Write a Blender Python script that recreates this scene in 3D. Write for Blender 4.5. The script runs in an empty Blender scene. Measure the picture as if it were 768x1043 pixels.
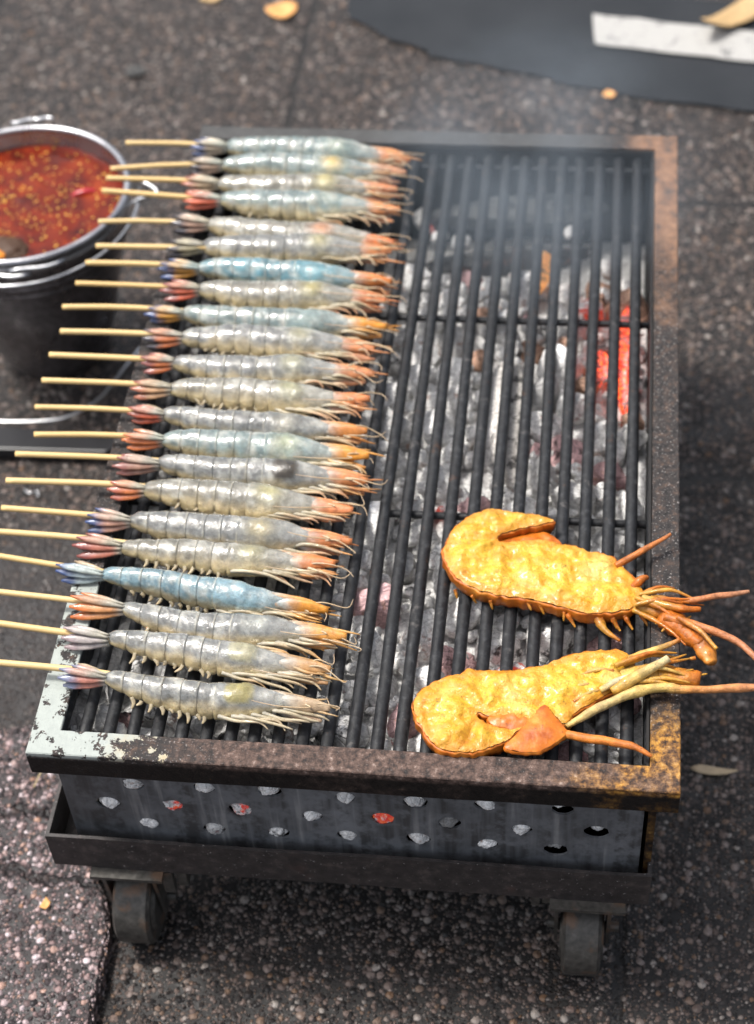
import bpy, bmesh, math, random
from mathutils import Vector, Matrix, noise
from mathutils.geometry import delaunay_2d_cdt
R = math.radians
sc = bpy.context.scene
COL = sc.collection
G = -0.30                      # ground level; the top of the grill frame is z = 0
LEN, WID, LIP = 0.8035, 0.5, 0.0228
V = Vector

# ------------------------------------------------------------------ materials
class NT:
    """small wrapper that chains shader nodes"""
    def __init__(s, name):
        s.m = bpy.data.materials.new(name); s.m.use_nodes = True
        s.t = s.m.node_tree; s.t.nodes.clear()
        s.out = s.t.nodes.new('ShaderNodeOutputMaterial')
        s.b = s.t.nodes.new('ShaderNodeBsdfPrincipled')
        s.t.links.new(s.b.outputs[0], s.out.inputs[0])
    def n(s, typ, ins=None, **kw):
        nd = s.t.nodes.new(typ)
        for k, v in kw.items(): setattr(nd, k, v)
        for k, v in (ins or {}).items(): s.set(nd.inputs[k], v)
        return nd
    def set(s, sock, v):
        if isinstance(v, bpy.types.NodeSocket): s.t.links.new(v, sock)
        else:
            if hasattr(sock.default_value, '__len__') and not isinstance(v, (int, float)):
                v = tuple(v)
                if len(sock.default_value) == 4 and len(v) == 3: v = v + (1,)
            sock.default_value = v
    def p(s, **kw):
        al = dict(col='Base Color', rough='Roughness', metal='Metallic', normal='Normal', sss='Subsurface Weight',
                  sssr='Subsurface Radius', ssss='Subsurface Scale', coat='Coat Weight', coatr='Coat Roughness', spec='Specular IOR Level',
                  em='Emission Color', es='Emission Strength', trans='Transmission Weight', alpha='Alpha')
        for k, v in kw.items(): s.set(s.b.inputs[al[k]], v)
    def pos(s): return s.n('ShaderNodeNewGeometry').outputs['Position']
    def obj(s): return s.n('ShaderNodeTexCoord').outputs['Object']
    def noise(s, vec, scale, detail=3, rough=.55, dist=0):
        return s.n('ShaderNodeTexNoise', {'Vector': vec, 'Scale': scale, 'Detail': detail, 'Roughness': rough, 'Distortion': dist})
    def vor(s, vec, scale, feature='F1', rnd=1):
        return s.n('ShaderNodeTexVoronoi', {'Vector': vec, 'Scale': scale, 'Randomness': rnd}, feature=feature)
    def ramp(s, fac, stops, interp='LINEAR'):
        nd = s.n('ShaderNodeValToRGB', {'Fac': fac}); cr = nd.color_ramp; cr.interpolation = interp
        while len(cr.elements) < len(stops): cr.elements.new(.5)
        for e, (pos, c) in zip(cr.elements, stops):
            e.position = pos; e.color = (c, c, c, 1) if isinstance(c, (int, float)) else tuple(c) + (1,)
        return nd.outputs['Color']
    def mix(s, f, a, b, mode='MIX'):
        nd = s.n('ShaderNodeMix', data_type='RGBA', blend_type=mode)
        s.set(nd.inputs[0], f); s.set(nd.inputs[6], a); s.set(nd.inputs[7], b)
        return nd.outputs[2]
    def math(s, op, a, b=0, c=0):
        nd = s.n('ShaderNodeMath', operation=op)
        s.set(nd.inputs[0], a); s.set(nd.inputs[1], b); s.set(nd.inputs[2], c)
        return nd.outputs[0]
    def mr(s, v, a, b, c=0, d=1):
        nd = s.n('ShaderNodeMapRange', {'Value': v, 1: a, 2: b, 3: c, 4: d}); nd.interpolation_type = 'SMOOTHSTEP'
        return nd.outputs[0]
    def xyz(s, v):
        nd = s.n('ShaderNodeSeparateXYZ', {0: v}); return nd.outputs
    def bump(s, h, strength=.5, dist=.001, normal=None):
        ins = {'Height': h, 'Strength': strength, 'Distance': dist}
        if normal is not None: ins['Normal'] = normal
        return s.n('ShaderNodeBump', ins).outputs[0]
    def attr(s, name): return s.n('ShaderNodeAttribute', attribute_name=name).outputs['Color']

M = {}
def mat_simple(key, col, rough=.6, metal=0, var=.25, scale=60, bump=.3, **kw):
    t = NT(key); o = t.obj()
    n = t.noise(o, scale, 4)
    c = t.mix(n.outputs[0], [x*(1-var) for x in col], [min(1, x*(1+var)) for x in col])
    t.p(col=c, rough=rough, metal=metal, normal=t.bump(n.outputs[0], bump, .001), **kw)
    M[key] = t.m
    return t

def mat_ground(key, tint, dirt, peb=1.0, slab=False):
    t = NT(key); p = t.pos()
    warp = t.noise(p, 90, 2)
    pw = t.n('ShaderNodeVectorMath', {0: p, 1: t.n('ShaderNodeVectorMath', {0: warp.outputs['Color'], 3: .0035}, operation='SCALE').outputs[0]}, operation='ADD').outputs[0]
    hs, cs = [], []
    for sc_, thr in ((120*peb, .62), (190*peb, .62), (330*peb, .64)):
        v = t.vor(pw, sc_)
        hsv = t.n('ShaderNodeSeparateColor', {0: v.outputs['Color']})
        size = t.math('ADD', .26, t.math('MULTIPLY', hsv.outputs[1], thr-.26))
        mask = t.math('SUBTRACT', 1, t.mr(t.math('DIVIDE', v.outputs['Distance'], size), .72, 1.0))
        present = t.math('GREATER_THAN', hsv.outputs[2], .05 if slab else .10)
        mask = t.math('MULTIPLY', mask, present)
        dome = t.math('SUBTRACT', 1, t.math('DIVIDE', v.outputs['Distance'], size))
        col = t.ramp(hsv.outputs[0], [(0, (.022,.019,.019)), (.24, (.060,.048,.046)), (.42, (.19,.145,.130)), (.58, (.36,.265,.235)),
                                      (.74, (.47,.40,.38)), (.85, (.34,.20,.12)), (.94, (.55,.49,.47)), (1, (.72,.66,.62))])
        hs.append((mask, dome)); cs.append(col)
    mortar_n = t.noise(p, 260, 4, .7)
    mortar = t.ramp(mortar_n.outputs[0], [(.3, (.006,.005,.005)), (.55, (.018,.015,.015)), (.75, (.06,.05,.048))])
    c = mortar; h = t.math('MULTIPLY', mortar_n.outputs[0], .15)
    for (mask, dome), col in reversed(list(zip(hs, cs))):
        c = t.mix(mask, c, col)
        h = t.math('MAXIMUM', h, t.math('MULTIPLY', mask, t.math('ADD', .25, t.math('MULTIPLY', dome, .7))))
    c = t.mix(1, c, tint, 'MULTIPLY')
    # worn-in soot and grease: patches with a shape of their own
    big = t.noise(p, 5.5, 5, .62, .6)
    med = t.noise(p, 26, 4, .6)
    x, y, z = t.xyz(p)
    dirtm = t.mr(t.math('ADD', big.outputs[0], t.math('MULTIPLY', med.outputs[0], .35)), dirt, dirt+.22)
    if not slab:
        # grease stain beside the rear-left of the grill
        dx = t.math('DIVIDE', t.math('SUBTRACT', x, -.14), .20); dy = t.math('DIVIDE', t.math('SUBTRACT', y, .34), .17)
        rr = t.math('ADD', t.math('SQRT', t.math('ADD', t.math('MULTIPLY', dx, dx), t.math('MULTIPLY', dy, dy))), t.math('MULTIPLY', t.math('SUBTRACT', big.outputs[0], .5), 1.6))
        st = t.math('SUBTRACT', 1, t.mr(rr, .55, 1.05))
        dirtm = t.math('MAXIMUM', dirtm, t.math('MULTIPLY', st, .93))
    c = t.mix(t.math('MULTIPLY', dirtm, .86), c, t.mix(med.outputs[0], (.010,.0095,.010), (.034,.029,.028)))
    h = t.math('MULTIPLY', h, t.math('SUBTRACT', 1, t.math('MULTIPLY', dirtm, .55)))
    if not slab:
        # joints between the paving slabs
        wob = t.math('MULTIPLY', t.math('SUBTRACT', t.noise(p, 14, 3).outputs[0], .5), .022)
        jm = None
        for ax, off in ((x, .4685), (x, .005), (x, -.46), (x, .93), (y, 1.075), (y, .60), (y, 1.56)):
            d = t.math('ABSOLUTE', t.math('ADD', t.math('SUBTRACT', ax, off), wob))
            m_ = t.math('SUBTRACT', 1, t.mr(d, .003, .0075))
            jm = m_ if jm is None else t.math('MAXIMUM', jm, m_)
        c = t.mix(t.math('MULTIPLY', jm, .85), c, (.010,.009,.009))
        h = t.math('SUBTRACT', h, t.math('MULTIPLY', jm, .6))
    else:
        wob = t.noise(p, 9, 4, .6)
        cr = None
        for ay, k in ((.045, .18), (.125, -.12)):
            d = t.math('ABSOLUTE', t.math('ADD', t.math('SUBTRACT', t.math('ADD', y, t.math('MULTIPLY', x, k)), ay), t.math('MULTIPLY', t.math('SUBTRACT', wob.outputs[0], .5), .09)))
            m_ = t.math('SUBTRACT', 1, t.mr(d, .0012, .006))
            cr = m_ if cr is None else t.math('MAXIMUM', cr, m_)
        c = t.mix(t.math('MULTIPLY', cr, .9), c, (.010,.008,.008))
        h = t.math('SUBTRACT', h, t.math('MULTIPLY', cr, 1.0))
    rough = t.mr(med.outputs[0], .3, .7, .38, .75)
    t.p(col=c, rough=rough, spec=.45, normal=t.bump(h, 1.0, .0045))
    M[key] = t.m

mat_ground('aggregate', (.40,.385,.365), .74)
mat_ground('slab_aggregate', (.92,.85,.92), .84, 1.1, True)

t = NT('asphalt'); p = t.pos(); n1 = t.noise(p, 420, 3, .7); n2 = t.noise(p, 9, 4)
t.p(col=t.mix(n2.outputs[0], (.018,.021,.025), (.040,.043,.048)), rough=.85, spec=.15, normal=t.bump(n1.outputs[0], .6, .003)); M['asphalt'] = t.m
t = NT('road_paint'); p = t.pos(); n1 = t.noise(p, 70, 5, .7); n2 = t.noise(p, 300, 3)
wear = t.mr(n1.outputs[0], .34, .44)
t.p(col=t.mix(wear, (.12,.12,.12), t.mix(n2.outputs[0], (.27,.265,.25), (.44,.43,.41))), rough=.7, normal=t.bump(n2.outputs[0], .3, .001)); M['road_paint'] = t.m

# old angle iron: paint left at one corner, rust of several ages elsewhere
t = NT('old_frame'); p = t.pos(); x, y, z = t.xyz(p)
nb = t.noise(p, 22, 5, .65); nf = t.noise(p, 150, 5, .7); ns = t.noise(p, 520, 2, .6); nm = t.noise(p, 60, 4, .6)
base = t.ramp(nf.outputs[0], [(.34, (.012,.011,.011)), (.5, (.032,.028,.027)), (.64, (.075,.052,.042)), (.76, (.17,.11,.08))])
speck = t.mr(ns.outputs[0], .60, .70)
base = t.mix(t.math('MULTIPLY', speck, .75), base, (.30,.28,.27))
def near(ax, a, b): return t.mr(ax, a, b)
wob = t.math('MULTIPLY', t.math('SUBTRACT', nb.outputs[0], .5), .16)
# dull brown rust along the middle of the front bar
frontb = t.math('MULTIPLY', near(t.math('ADD', y, wob), .06, .02), near(t.math('ADD', x, wob), .08, .17))
base = t.mix(t.math('MULTIPLY', frontb, .75), base, t.ramp(nf.outputs[0], [(.36, (.016,.012,.011)), (.48, (.075,.046,.036)), (.6, (.16,.105,.085)), (.72, (.42,.34,.30))]))
# grey back bar
backb = t.math('MULTIPLY', near(y, .76, .79), near(x, .45, .40))
base = t.mix(t.math('MULTIPLY', backb, .9), base, t.mix(nm.outputs[0], (.040,.041,.042), (.095,.095,.093)))
# red-brown rust at the far right
rb = t.math('MULTIPLY', near(t.math('ADD', y, t.math('MULTIPLY', wob, 2.4)), .50, .66), near(x, .44, .47))
base = t.mix(t.math('MULTIPLY', rb, .85), base, t.ramp(nm.outputs[0], [(.3, (.07,.06,.055)), (.48, (.21,.115,.07)), (.7, (.33,.19,.115))]))
# yellow-orange burnt rust at the front right corner
oc = t.math('MULTIPLY', near(t.math('ADD', x, wob), .405, .475), near(t.math('ADD', y, t.math('MULTIPLY', wob, .8)), .10, .035))
ochre = t.ramp(nf.outputs[0], [(.36, (.022,.013,.009)), (.46, (.15,.065,.016)), (.57, (.46,.22,.035)), (.72, (.66,.40,.10))])
base = t.mix(t.math('MULTIPLY', oc, t.mr(nb.outputs[0], .36, .56, .15, .95)), base, ochre)
# mint paint
lx = t.math('ADD', x, t.math('MULTIPLY', wob, .9)); ly = t.math('ADD', y, t.math('MULTIPLY', wob, .5))
mp = t.math('MAXIMUM', t.math('MULTIPLY', near(lx, .15, .055), near(y, .045, .03)), t.math('MULTIPLY', near(x, .045, .03), near(ly, .215, .17)))
edge = t.math('ADD', nm.outputs[0], t.math('MULTIPLY', t.math('SUBTRACT', 1, mp), .35))
chips = t.mr(t.math('ADD', t.math('ADD', edge, .035), t.math('MULTIPLY', t.math('SUBTRACT', ns.outputs[0], .5), .25)), .60, .575)
top = near(z, -.006, -.002)
mint = t.mix(nf.outputs[0], (.25,.275,.255), (.42,.45,.42))
yel = t.mr(t.math('ADD', x, wob), .06, .11)
mint = t.mix(yel, mint, t.mix(nf.outputs[0], (.28,.21,.10), (.52,.46,.33)))
base = t.mix(t.math('MULTIPLY', t.math('MULTIPLY', t.mr(mp, .05, .35), chips), top), base, mint)
# tar and burnt fat on the outer skirt
base = t.mix(t.math('MULTIPLY', near(z, -.004, -.009), t.mr(nb.outputs[0], .62, .5, .82, 1)), base, t.ramp(nf.outputs[0], [(.4, (.005,.004,.004)), (.64, (.016,.012,.010)), (.78, (.26,.13,.04))]))
t.p(col=base, rough=t.mr(nf.outputs[0], .3, .7, .48, .85), spec=.22, normal=t.bump(t.math('ADD', nf.outputs[0], t.math('MULTIPLY', ns.outputs[0], .4)), .55, .0015)); M['old_frame'] = t.m

t = NT('grate_iron'); p = t.obj(); n1 = t.noise(p, 160, 4, .65); n2 = t.noise(p, 40, 3)
n4 = t.noise(t.pos(), 55, 5, .7)
c = t.ramp(n1.outputs[0], [(.32, (.005,.005,.006)), (.55, (.013,.014,.016)), (.75, (.040,.041,.044))])
c = t.mix(t.mr(n4.outputs[0], .60, .72, 0, .8), c, (.085,.078,.074)); c = t.mix(t.mr(n4.outputs[0], .38, .30, 0, .7), c, (.050,.026,.016))
t.p(col=c, rough=t.mr(n2.outputs[0], .3, .7, .48, .70), spec=.38, normal=t.bump(n1.outputs[0], .6, .0012)); M['grate_iron'] = t.m

t = NT('sooty_steel'); p = t.pos(); x, y, z = t.xyz(p)
n1 = t.noise(p, 70, 5, .65); n2 = t.noise(p, 14, 3)
drip = t.noise(t.n('ShaderNodeCombineXYZ', {0: t.math('MULTIPLY', x, 80), 1: y, 2: t.math('MULTIPLY', z, 5)}).outputs[0], 1.0, 3, .6)
c = t.ramp(n2.outputs[0], [(.3, (.10,.106,.115)), (.6, (.155,.163,.175)), (.8, (.21,.22,.235))])
c = t.mix(t.mr(drip.outputs[0], .58, .70, 0, .7), c, (.30,.30,.30))
c = t.mix(t.math('MULTIPLY', t.mr(n1.outputs[0], .60, .36, .8, 0), t.mr(drip.outputs[0], .40, .62, 1, .25)), c, (.030,.029,.029))
c = t.mix(t.mr(t.math('ADD', x, t.math('MULTIPLY', n2.outputs[0], .1)), .16, .03, 0, .7), c, (.022,.023,.024))
t.p(col=c, rough=.5, metal=.1, normal=t.bump(n1.outputs[0], .35, .0012)); M['sooty_steel'] = t.m

t = NT('black_tray'); p = t.pos(); n1 = t.noise(p, 90, 5, .65); n2 = t.noise(p, 18, 3); n3 = t.noise(p, 420, 2)
c = t.ramp(n1.outputs[0], [(.3, (.012,.010,.010)), (.55, (.030,.025,.024)), (.72, (.070,.055,.050))])
c = t.mix(t.mr(n2.outputs[0], .6, .75, 0, .5), c, (.075,.038,.030))
c = t.mix(t.mr(n3.outputs[0], .68, .76, 0, .8), c, (.36,.34,.33))
t.p(col=c, rough=.58, normal=t.bump(n1.outputs[0], .45, .0015)); M['black_tray'] = t.m
mat_simple('dark_inside', (.014,.013,.013), .85, var=.5, scale=50)
t = NT('wheel_iron'); p = t.obj(); n1 = t.noise(p, 45, 4); n2 = t.noise(p, 160, 4)
c = t.ramp(n2.outputs[0], [(.3, (.034,.032,.029)), (.6, (.075,.070,.062)), (.8, (.13,.12,.11))])
c = t.mix(t.mr(n1.outputs[0], .52, .68, 0, .8), c, (.13,.075,.045))
t.p(col=c, rough=.5, metal=.3, normal=t.bump(n2.outputs[0], .4, .001)); M['wheel_iron'] = t.m

# ash crusted charcoal
def mat_coal(key, glow=0, pale=1.0, tint=(.86,.85,.83)):
    t = NT(key); o = t.pos(); rnd = t.n('ShaderNodeObjectInfo').outputs['Random']
    off = t.n('ShaderNodeVectorMath', {0: o, 1: t.n('ShaderNodeCombineXYZ', {0: t.math('MULTIPLY', rnd, 9), 1: t.math('MULTIPLY', rnd, 5), 2: rnd}).outputs[0]}, operation='ADD').outputs[0]
    n1 = t.noise(off, 75, 5, .65); n2 = t.noise(off, 260, 4, .7); cr = t.vor(off, 95, 'DISTANCE_TO_EDGE')
    ash = t.ramp(n2.outputs[0], [(.3, [v*.60*pale for v in tint]), (.52, [v*.9*pale for v in tint]), (.72, [v*1.15*pale for v in tint])])
    kind = t.ramp(rnd, [(0, 1.0), (.30, .62), (.42, 1.12), (.60, .74), (.72, 1.2), (.93, .34)], 'CONSTANT')
    ash = t.mix(1, ash, kind, 'MULTIPLY')
    warm = t.math('MULTIPLY', t.mr(n1.outputs[0], .56, .66), t.math('GREATER_THAN', t.math('FRACT', t.math('MULTIPLY', rnd, 7.3)), .62))
    ash = t.mix(t.math('MULTIPLY', warm, .7), ash, (.34,.185,.13))
    pink = t.math('MULTIPLY', t.mr(n1.outputs[0], .40, .34), t.math('GREATER_THAN', t.math('FRACT', t.math('MULTIPLY', rnd, 13.1)), .7))
    ash = t.mix(t.math('MULTIPLY', pink, .6), ash, (.36,.16,.17))
    dark = t.math('MULTIPLY', t.mr(n1.outputs[0], .47, .38), t.math('ADD', .25, t.math('MULTIPLY', t.math('GREATER_THAN', t.math('FRACT', t.math('MULTIPLY', rnd, 31.7)), .70), .6)))
    c = t.mix(dark, ash, (.030,.029,.030))
    c = t.mix(t.mr(cr.outputs[0], .03, .0, 0, .35), c, (.035,.033,.033))
    h = t.math('ADD', t.math('MULTIPLY', n2.outputs[0], .6), t.math('ADD', n1.outputs[0], t.math('MULTIPLY', t.mr(cr.outputs[0], 0, .10), .3)))
    t.p(col=c, rough=.95, spec=.1, normal=t.bump(h, .75, .003))
    if glow:
        base_c = c
        gm = t.mr(n1.outputs[0], .46, .56) if glow < 1 else t.mr(t.math('ADD', n1.outputs[0], t.math('MULTIPLY', n2.outputs[0], .45)), .56, .80)
        ec = t.ramp(n2.outputs[0], [(.34, (.55,.006,.008)), (.50, (1,.040,.012)), (.66, (1,.22,.035))])
        t.p(col=t.mix(t.math('MULTIPLY', gm, .9), base_c, (.06,.02,.015)))
        t.p(em=ec, es=t.math('MULTIPLY', gm, .17 if glow < 1 else t.mr(n2.outputs[0], .34, .62, .2, 1.1)))
    if key == 'orange_coal': t.p(em=(1, .36, .07), es=t.math('MULTIPLY', t.mr(n1.outputs[0], .40, .60), .30))
    M[key] = t.m
mat_coal('ash_coal'); mat_coal('ember_coal', .5); mat_coal('glow_coal', 1); mat_coal('black_coal', 0, .16)
mat_coal('white_log', 0, .95, (.84,.80,.75)); mat_coal('orange_coal', 0, 1.0, (.90,.48,.16))
mat_coal('ash_bed', 0, .85); mat_coal('warm_coal', 0, .9, (.80,.50,.36)); mat_coal('pink_coal', 0, .8, (.80,.52,.52)); mat_coal('white_ash', 0, 1.0, (.86,.85,.83))

# prawns: the colours are in the mesh's colour attribute
def mat_flesh(key, rough, sss, coat, mott=.22, bscale=420, bstr=.25, trans=0, gain=.80):
    t = NT(key); o = t.pos(); c = t.attr('col')
    n1 = t.noise(o, bscale, 3, .6); n2 = t.noise(o, 130, 4, .6); n3 = t.noise(o, 1100, 2, .5)
    f = t.math('ADD', t.mr(n2.outputs[0], .3, .7, 1-mott, 1+mott*.7), t.math('MULTIPLY', t.math('SUBTRACT', n3.outputs[0], .5), mott*1.6))
    c = t.mix(1, c, t.math('MULTIPLY', f, gain), 'MULTIPLY')
    sv_ = t.vor(o, 620); c = t.mix(t.math('MULTIPLY', t.mr(sv_.outputs['Distance'], .28, .12), mott*1.6), c, (.07,.06,.045))
    t.p(col=c, rough=rough, sss=sss, sssr=(1, .75, .5), ssss=.006, coat=coat, coatr=.035, spec=.5, trans=trans,
        normal=t.bump(t.math('ADD', n1.outputs[0], t.math('MULTIPLY', n2.outputs[0], 1.2)), bstr, .0016))
    t.b.inputs['IOR'].default_value = 1.4
    M[key] = t.m
mat_flesh('prawn_shell', .20, .25, .9, .24, 190, .55, trans=.38, gain=1.12)
mat_flesh('prawn_fin', .34, .10, .3, .25, 600, .3, gain=.86)
mat_flesh('prawn_leg', .42, .2, .2, .2, 500, .2, gain=.74)
mat_flesh('lobster_limb', .45, .1, .25, .35, 380, .5)

t = NT('lobster_meat'); o = t.pos(); n1 = t.noise(o, 55, 5, .62, .5); n2 = t.noise(o, 190, 4, .65); n3 = t.noise(o, 620, 3, .6)
at = t.n('ShaderNodeSeparateColor', {0: t.attr('col')}).outputs
c = t.ramp(n1.outputs[0], [(.28, (.46,.18,.008)), (.42, (.60,.31,.014)), (.55, (.70,.45,.035)), (.68, (.76,.56,.10)), (.80, (.80,.68,.28))])
c = t.mix(t.mr(at[1], .60, .80, 0, .5), c, (.80,.66,.24))
c = t.mix(t.mr(at[2], .54, .70, 0, .65), c, (.66,.30,.022))
c = t.mix(t.mr(n2.outputs[0], .58, .74, 0, .5), c, (.52,.22,.015))
c = t.mix(t.mr(t.math('MULTIPLY', n3.outputs[0], t.math('ADD', .5, t.math('MULTIPLY', n1.outputs[0], 1.0))), .585, .69, 0, .6), c, (.18,.10,.025))
c = t.mix(t.math('MULTIPLY', t.math('SUBTRACT', 1, at[0]), t.mr(n2.outputs[0], .3, .6, .55, 1)), c, t.mix(n2.outputs[0], (.46,.17,.012), (.72,.34,.03)))
c = t.mix(1, c, (.90,.86,.80), 'MULTIPLY')
t.p(col=c, rough=t.mr(n2.outputs[0], .35, .65, .26, .6), sss=.10, sssr=(1,.5,.15), ssss=.003, coat=.25, coatr=.15,
    normal=t.bump(t.math('ADD', t.math('MULTIPLY', n3.outputs[0], .25), t.math('ADD', n2.outputs[0], n1.outputs[0])), .55, .0036)); M['lobster_meat'] = t.m
t = NT('lobster_shell'); o = t.pos(); n1 = t.noise(o, 70, 4, .6); n2 = t.noise(o, 300, 3)
c = t.ramp(n1.outputs[0], [(.3, (.32,.065,.005)), (.55, (.50,.14,.010)), (.75, (.58,.25,.04))])
c = t.mix(t.mr(n2.outputs[0], .62, .74, 0, .7), c, (.16,.05,.015))
t.p(col=c, rough=.48, coat=.12, coatr=.2, spec=.35, normal=t.bump(n2.outputs[0], .4, .0012)); M['lobster_shell'] = t.m

t = NT('bamboo'); o = t.obj(); n1 = t.noise(t.n('ShaderNodeMapping', {0: o, 3: (25, 900, 900)}).outputs[0], 1, 3)
rnd = t.n('ShaderNodeObjectInfo').outputs['Random']
c = t.mix(n1.outputs[0], (.44,.27,.085), (.70,.49,.21))
c = t.mix(t.math('MULTIPLY', rnd, .4), c, (.72,.56,.30))
t.p(col=c, rough=.5, normal=t.bump(n1.outputs[0], .2, .0005)); M['bamboo'] = t.m

t = NT('pail_steel'); p = t.pos(); n1 = t.noise(p, 25, 4); n2 = t.noise(p, 160, 3)
t.p(col=t.mix(n1.outputs[0], (.30,.30,.31), (.50,.50,.52)), metal=1, rough=t.mr(n1.outputs[0], .3, .7, .20, .42), normal=t.bump(n2.outputs[0], .08, .001)); M['pail_steel'] = t.m
t = NT('pail_body'); p = t.pos(); n1 = t.noise(p, 25, 4); n2 = t.noise(p, 120, 4, .7)
c = t.mix(t.mr(n2.outputs[0], .35, .7), (.15,.14,.143), (.27,.255,.26))
t.p(col=c, metal=.85, rough=t.mr(n1.outputs[0], .3, .7, .22, .42), normal=t.bump(n2.outputs[0], .1, .001)); M['pail_body'] = t.m
t = NT('wire'); t.p(col=(.62,.63,.64), metal=1, rough=.28); M['wire'] = t.m
t = NT('chili_sauce'); p = t.pos(); n1 = t.noise(p, 34, 4, .6, .4); n2 = t.noise(p, 150, 4, .6); v = t.vor(p, 150)
c = t.ramp(n1.outputs[0], [(.3, (.045,.004,.002)), (.5, (.125,.011,.002)), (.7, (.23,.030,.004))])
hv = t.n('ShaderNodeSeparateColor', {0: v.outputs['Color']})
fl = t.math('MULTIPLY', t.mr(v.outputs['Distance'], .34, .22), t.math('GREATER_THAN', hv.outputs[0], .78))
c = t.mix(t.math('MULTIPLY', fl, .8), c, t.mix(hv.outputs[1], (.36,.05,.008), (.26,.010,.005)))
t.p(col=c, rough=.22, spec=.16, coat=.14, coatr=.06, normal=t.bump(t.math('ADD', n2.outputs[0], t.math('MULTIPLY', fl, .8)), .45, .003)); M['chili_sauce'] = t.m
mat_simple('seed', (.80,.42,.06), .3, var=.4, scale=300)
mat_simple('chili_red', (.36,.02,.025), .25, var=.3, scale=200)
mat_simple('spice_dark', (.060,.026,.010), .5, var=.7, scale=420, bump=1)
mat_simple('spice_orange', (.75,.26,.03), .35, var=.3, scale=150)
mat_simple('leaf_orange', (.62,.31,.10), .6, var=.3, scale=60)
mat_simple('leaf_tan', (.42,.28,.13), .6, var=.35, scale=60)
mat_simple('leaf_dry', (.44,.34,.22), .7, var=.35, scale=120)
mat_simple('stone_dark', (.035,.038,.045), .6, var=.3)
mat_simple('straw', (.46,.36,.20), .7, var=.2)
mat_simple('pan_black', (.016,.016,.018), .34, var=.4, scale=40, bump=.1)

# ------------------------------------------------------------------ mesh tools
class MB:
    def __init__(s): s.v = []; s.f = []; s.c = []
    def add(s, vs, fs, cs=None):
        o = len(s.v); s.v += [V(v) for v in vs]; s.f += [[i+o for i in f] for f in fs]
        s.c += cs if cs else [(1, 1, 1)]*len(vs)
        return s
    def box(s, a, b):
        x0, y0, z0 = a; x1, y1, z1 = b
        return s.add([(x0,y0,z0),(x1,y0,z0),(x1,y1,z0),(x0,y1,z0),(x0,y0,z1),(x1,y0,z1),(x1,y1,z1),(x0,y1,z1)],
                     [(0,3,2,1),(4,5,6,7),(0,1,5,4),(1,2,6,5),(2,3,7,6),(3,0,4,7)])
    def tube(s, pts, rad, n=8, cols=None, flat=1.0, up=None, smooth=0):
        pts = [V(p) for p in pts]
        if smooth: pts, rad, cols = curve(pts, rad, cols, smooth)
        m = len(pts); rr = rad if isinstance(rad, (list, tuple)) else [rad]*m
        ref = V(up) if up else V((0, 0, 1)); o = len(s.v)
        for i, p in enumerate(pts):
            d = (pts[min(i+1, m-1)] - pts[max(i-1, 0)]).normalized()
            u = ref - d*ref.dot(d)
            if u.length < 1e-3: u = V((0, 1, 0)) - d*d.y
            u.normalize(); w = d.cross(u); ref = u if not up else V(up)
            for k in range(n):
                a = 2*math.pi*k/n
                s.v.append(p + u*math.sin(a)*rr[i]*flat + w*math.cos(a)*rr[i]); s.c.append(cols[i] if cols else (1, 1, 1))
        for i in range(m-1):
            for k in range(n):
                a = o+i*n+k; b = o+i*n+(k+1) % n
                s.f.append([a, b, b+n, a+n])
        s.f.append([o+k for k in range(n)][::-1]); s.f.append([o+(m-1)*n+k for k in range(n)])
        return s
    def lathe(s, prof, c=(0, 0, 0), n=64):
        o = len(s.v); c = V(c)
        for r, z in prof:
            for k in range(n):
                a = 2*math.pi*k/n; s.v.append(c + V((r*math.cos(a), r*math.sin(a), z))); s.c.append((1, 1, 1))
        for i in range(len(prof)-1):
            for k in range(n):
                a = o+i*n+k; b = o+i*n+(k+1) % n; s.f.append([a, b, b+n, a+n])
        return s
    def build(s, name, mat, parent=None, smooth=True, bevel=0, label=None, col=False):
        me = bpy.data.meshes.new(name); me.from_pydata([tuple(v) for v in s.v], [], s.f); me.update()
        if col:
            at = me.color_attributes.new('col', 'FLOAT_COLOR', 'POINT')
            for i, c in enumerate(s.c): at.data[i].color = (c[0], c[1], c[2], 1)
        me.materials.append(M[mat])
        bm = bmesh.new(); bm.from_mesh(me); bmesh.ops.recalc_face_normals(bm, faces=bm.faces)
        if bevel: bmesh.ops.bevel(bm, geom=list(bm.edges), offset=bevel, segments=2, affect='EDGES', profile=.6)
        bm.to_mesh(me); bm.free()
        if smooth: me.shade_smooth()
        o = bpy.data.objects.new(name, me); COL.objects.link(o)
        if parent: join(o, parent)
        if label: o['label'] = label
        return o
def curve(pts, rad, cols, k):
    m = len(pts); P, Rr, C = [], [], []
    rr = rad if isinstance(rad, (list, tuple)) else [rad]*m
    for i in range(m-1):
        p0, p1, p2, p3 = pts[max(i-1, 0)], pts[i], pts[i+1], pts[min(i+2, m-1)]
        for j in range(k):
            t_ = j/k
            P.append(.5*((2*p1)+(p2-p0)*t_+(2*p0-5*p1+4*p2-p3)*t_*t_+(3*p1-p0-3*p2+p3)*t_**3))
            Rr.append(rr[i]*(1-t_)+rr[i+1]*t_)
            if cols: C.append(tuple(a*(1-t_)+b*t_ for a, b in zip(cols[i], cols[i+1])))
    P.append(pts[-1]); Rr.append(rr[-1])
    if cols: C.append(cols[-1])
    return P, Rr, (C if cols else None)
def join(o, parent):
    o.parent = parent; o.matrix_parent_inverse = root_matrix(parent).inverted()
def root_matrix(p): return p.matrix_basis.copy()
def tag(o, label, cat, group=None, kind=None):
    if label: o['label'] = label
    if cat: o['category'] = cat
    if group: o['group'] = group
    if kind: o['kind'] = kind
    return o
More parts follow.
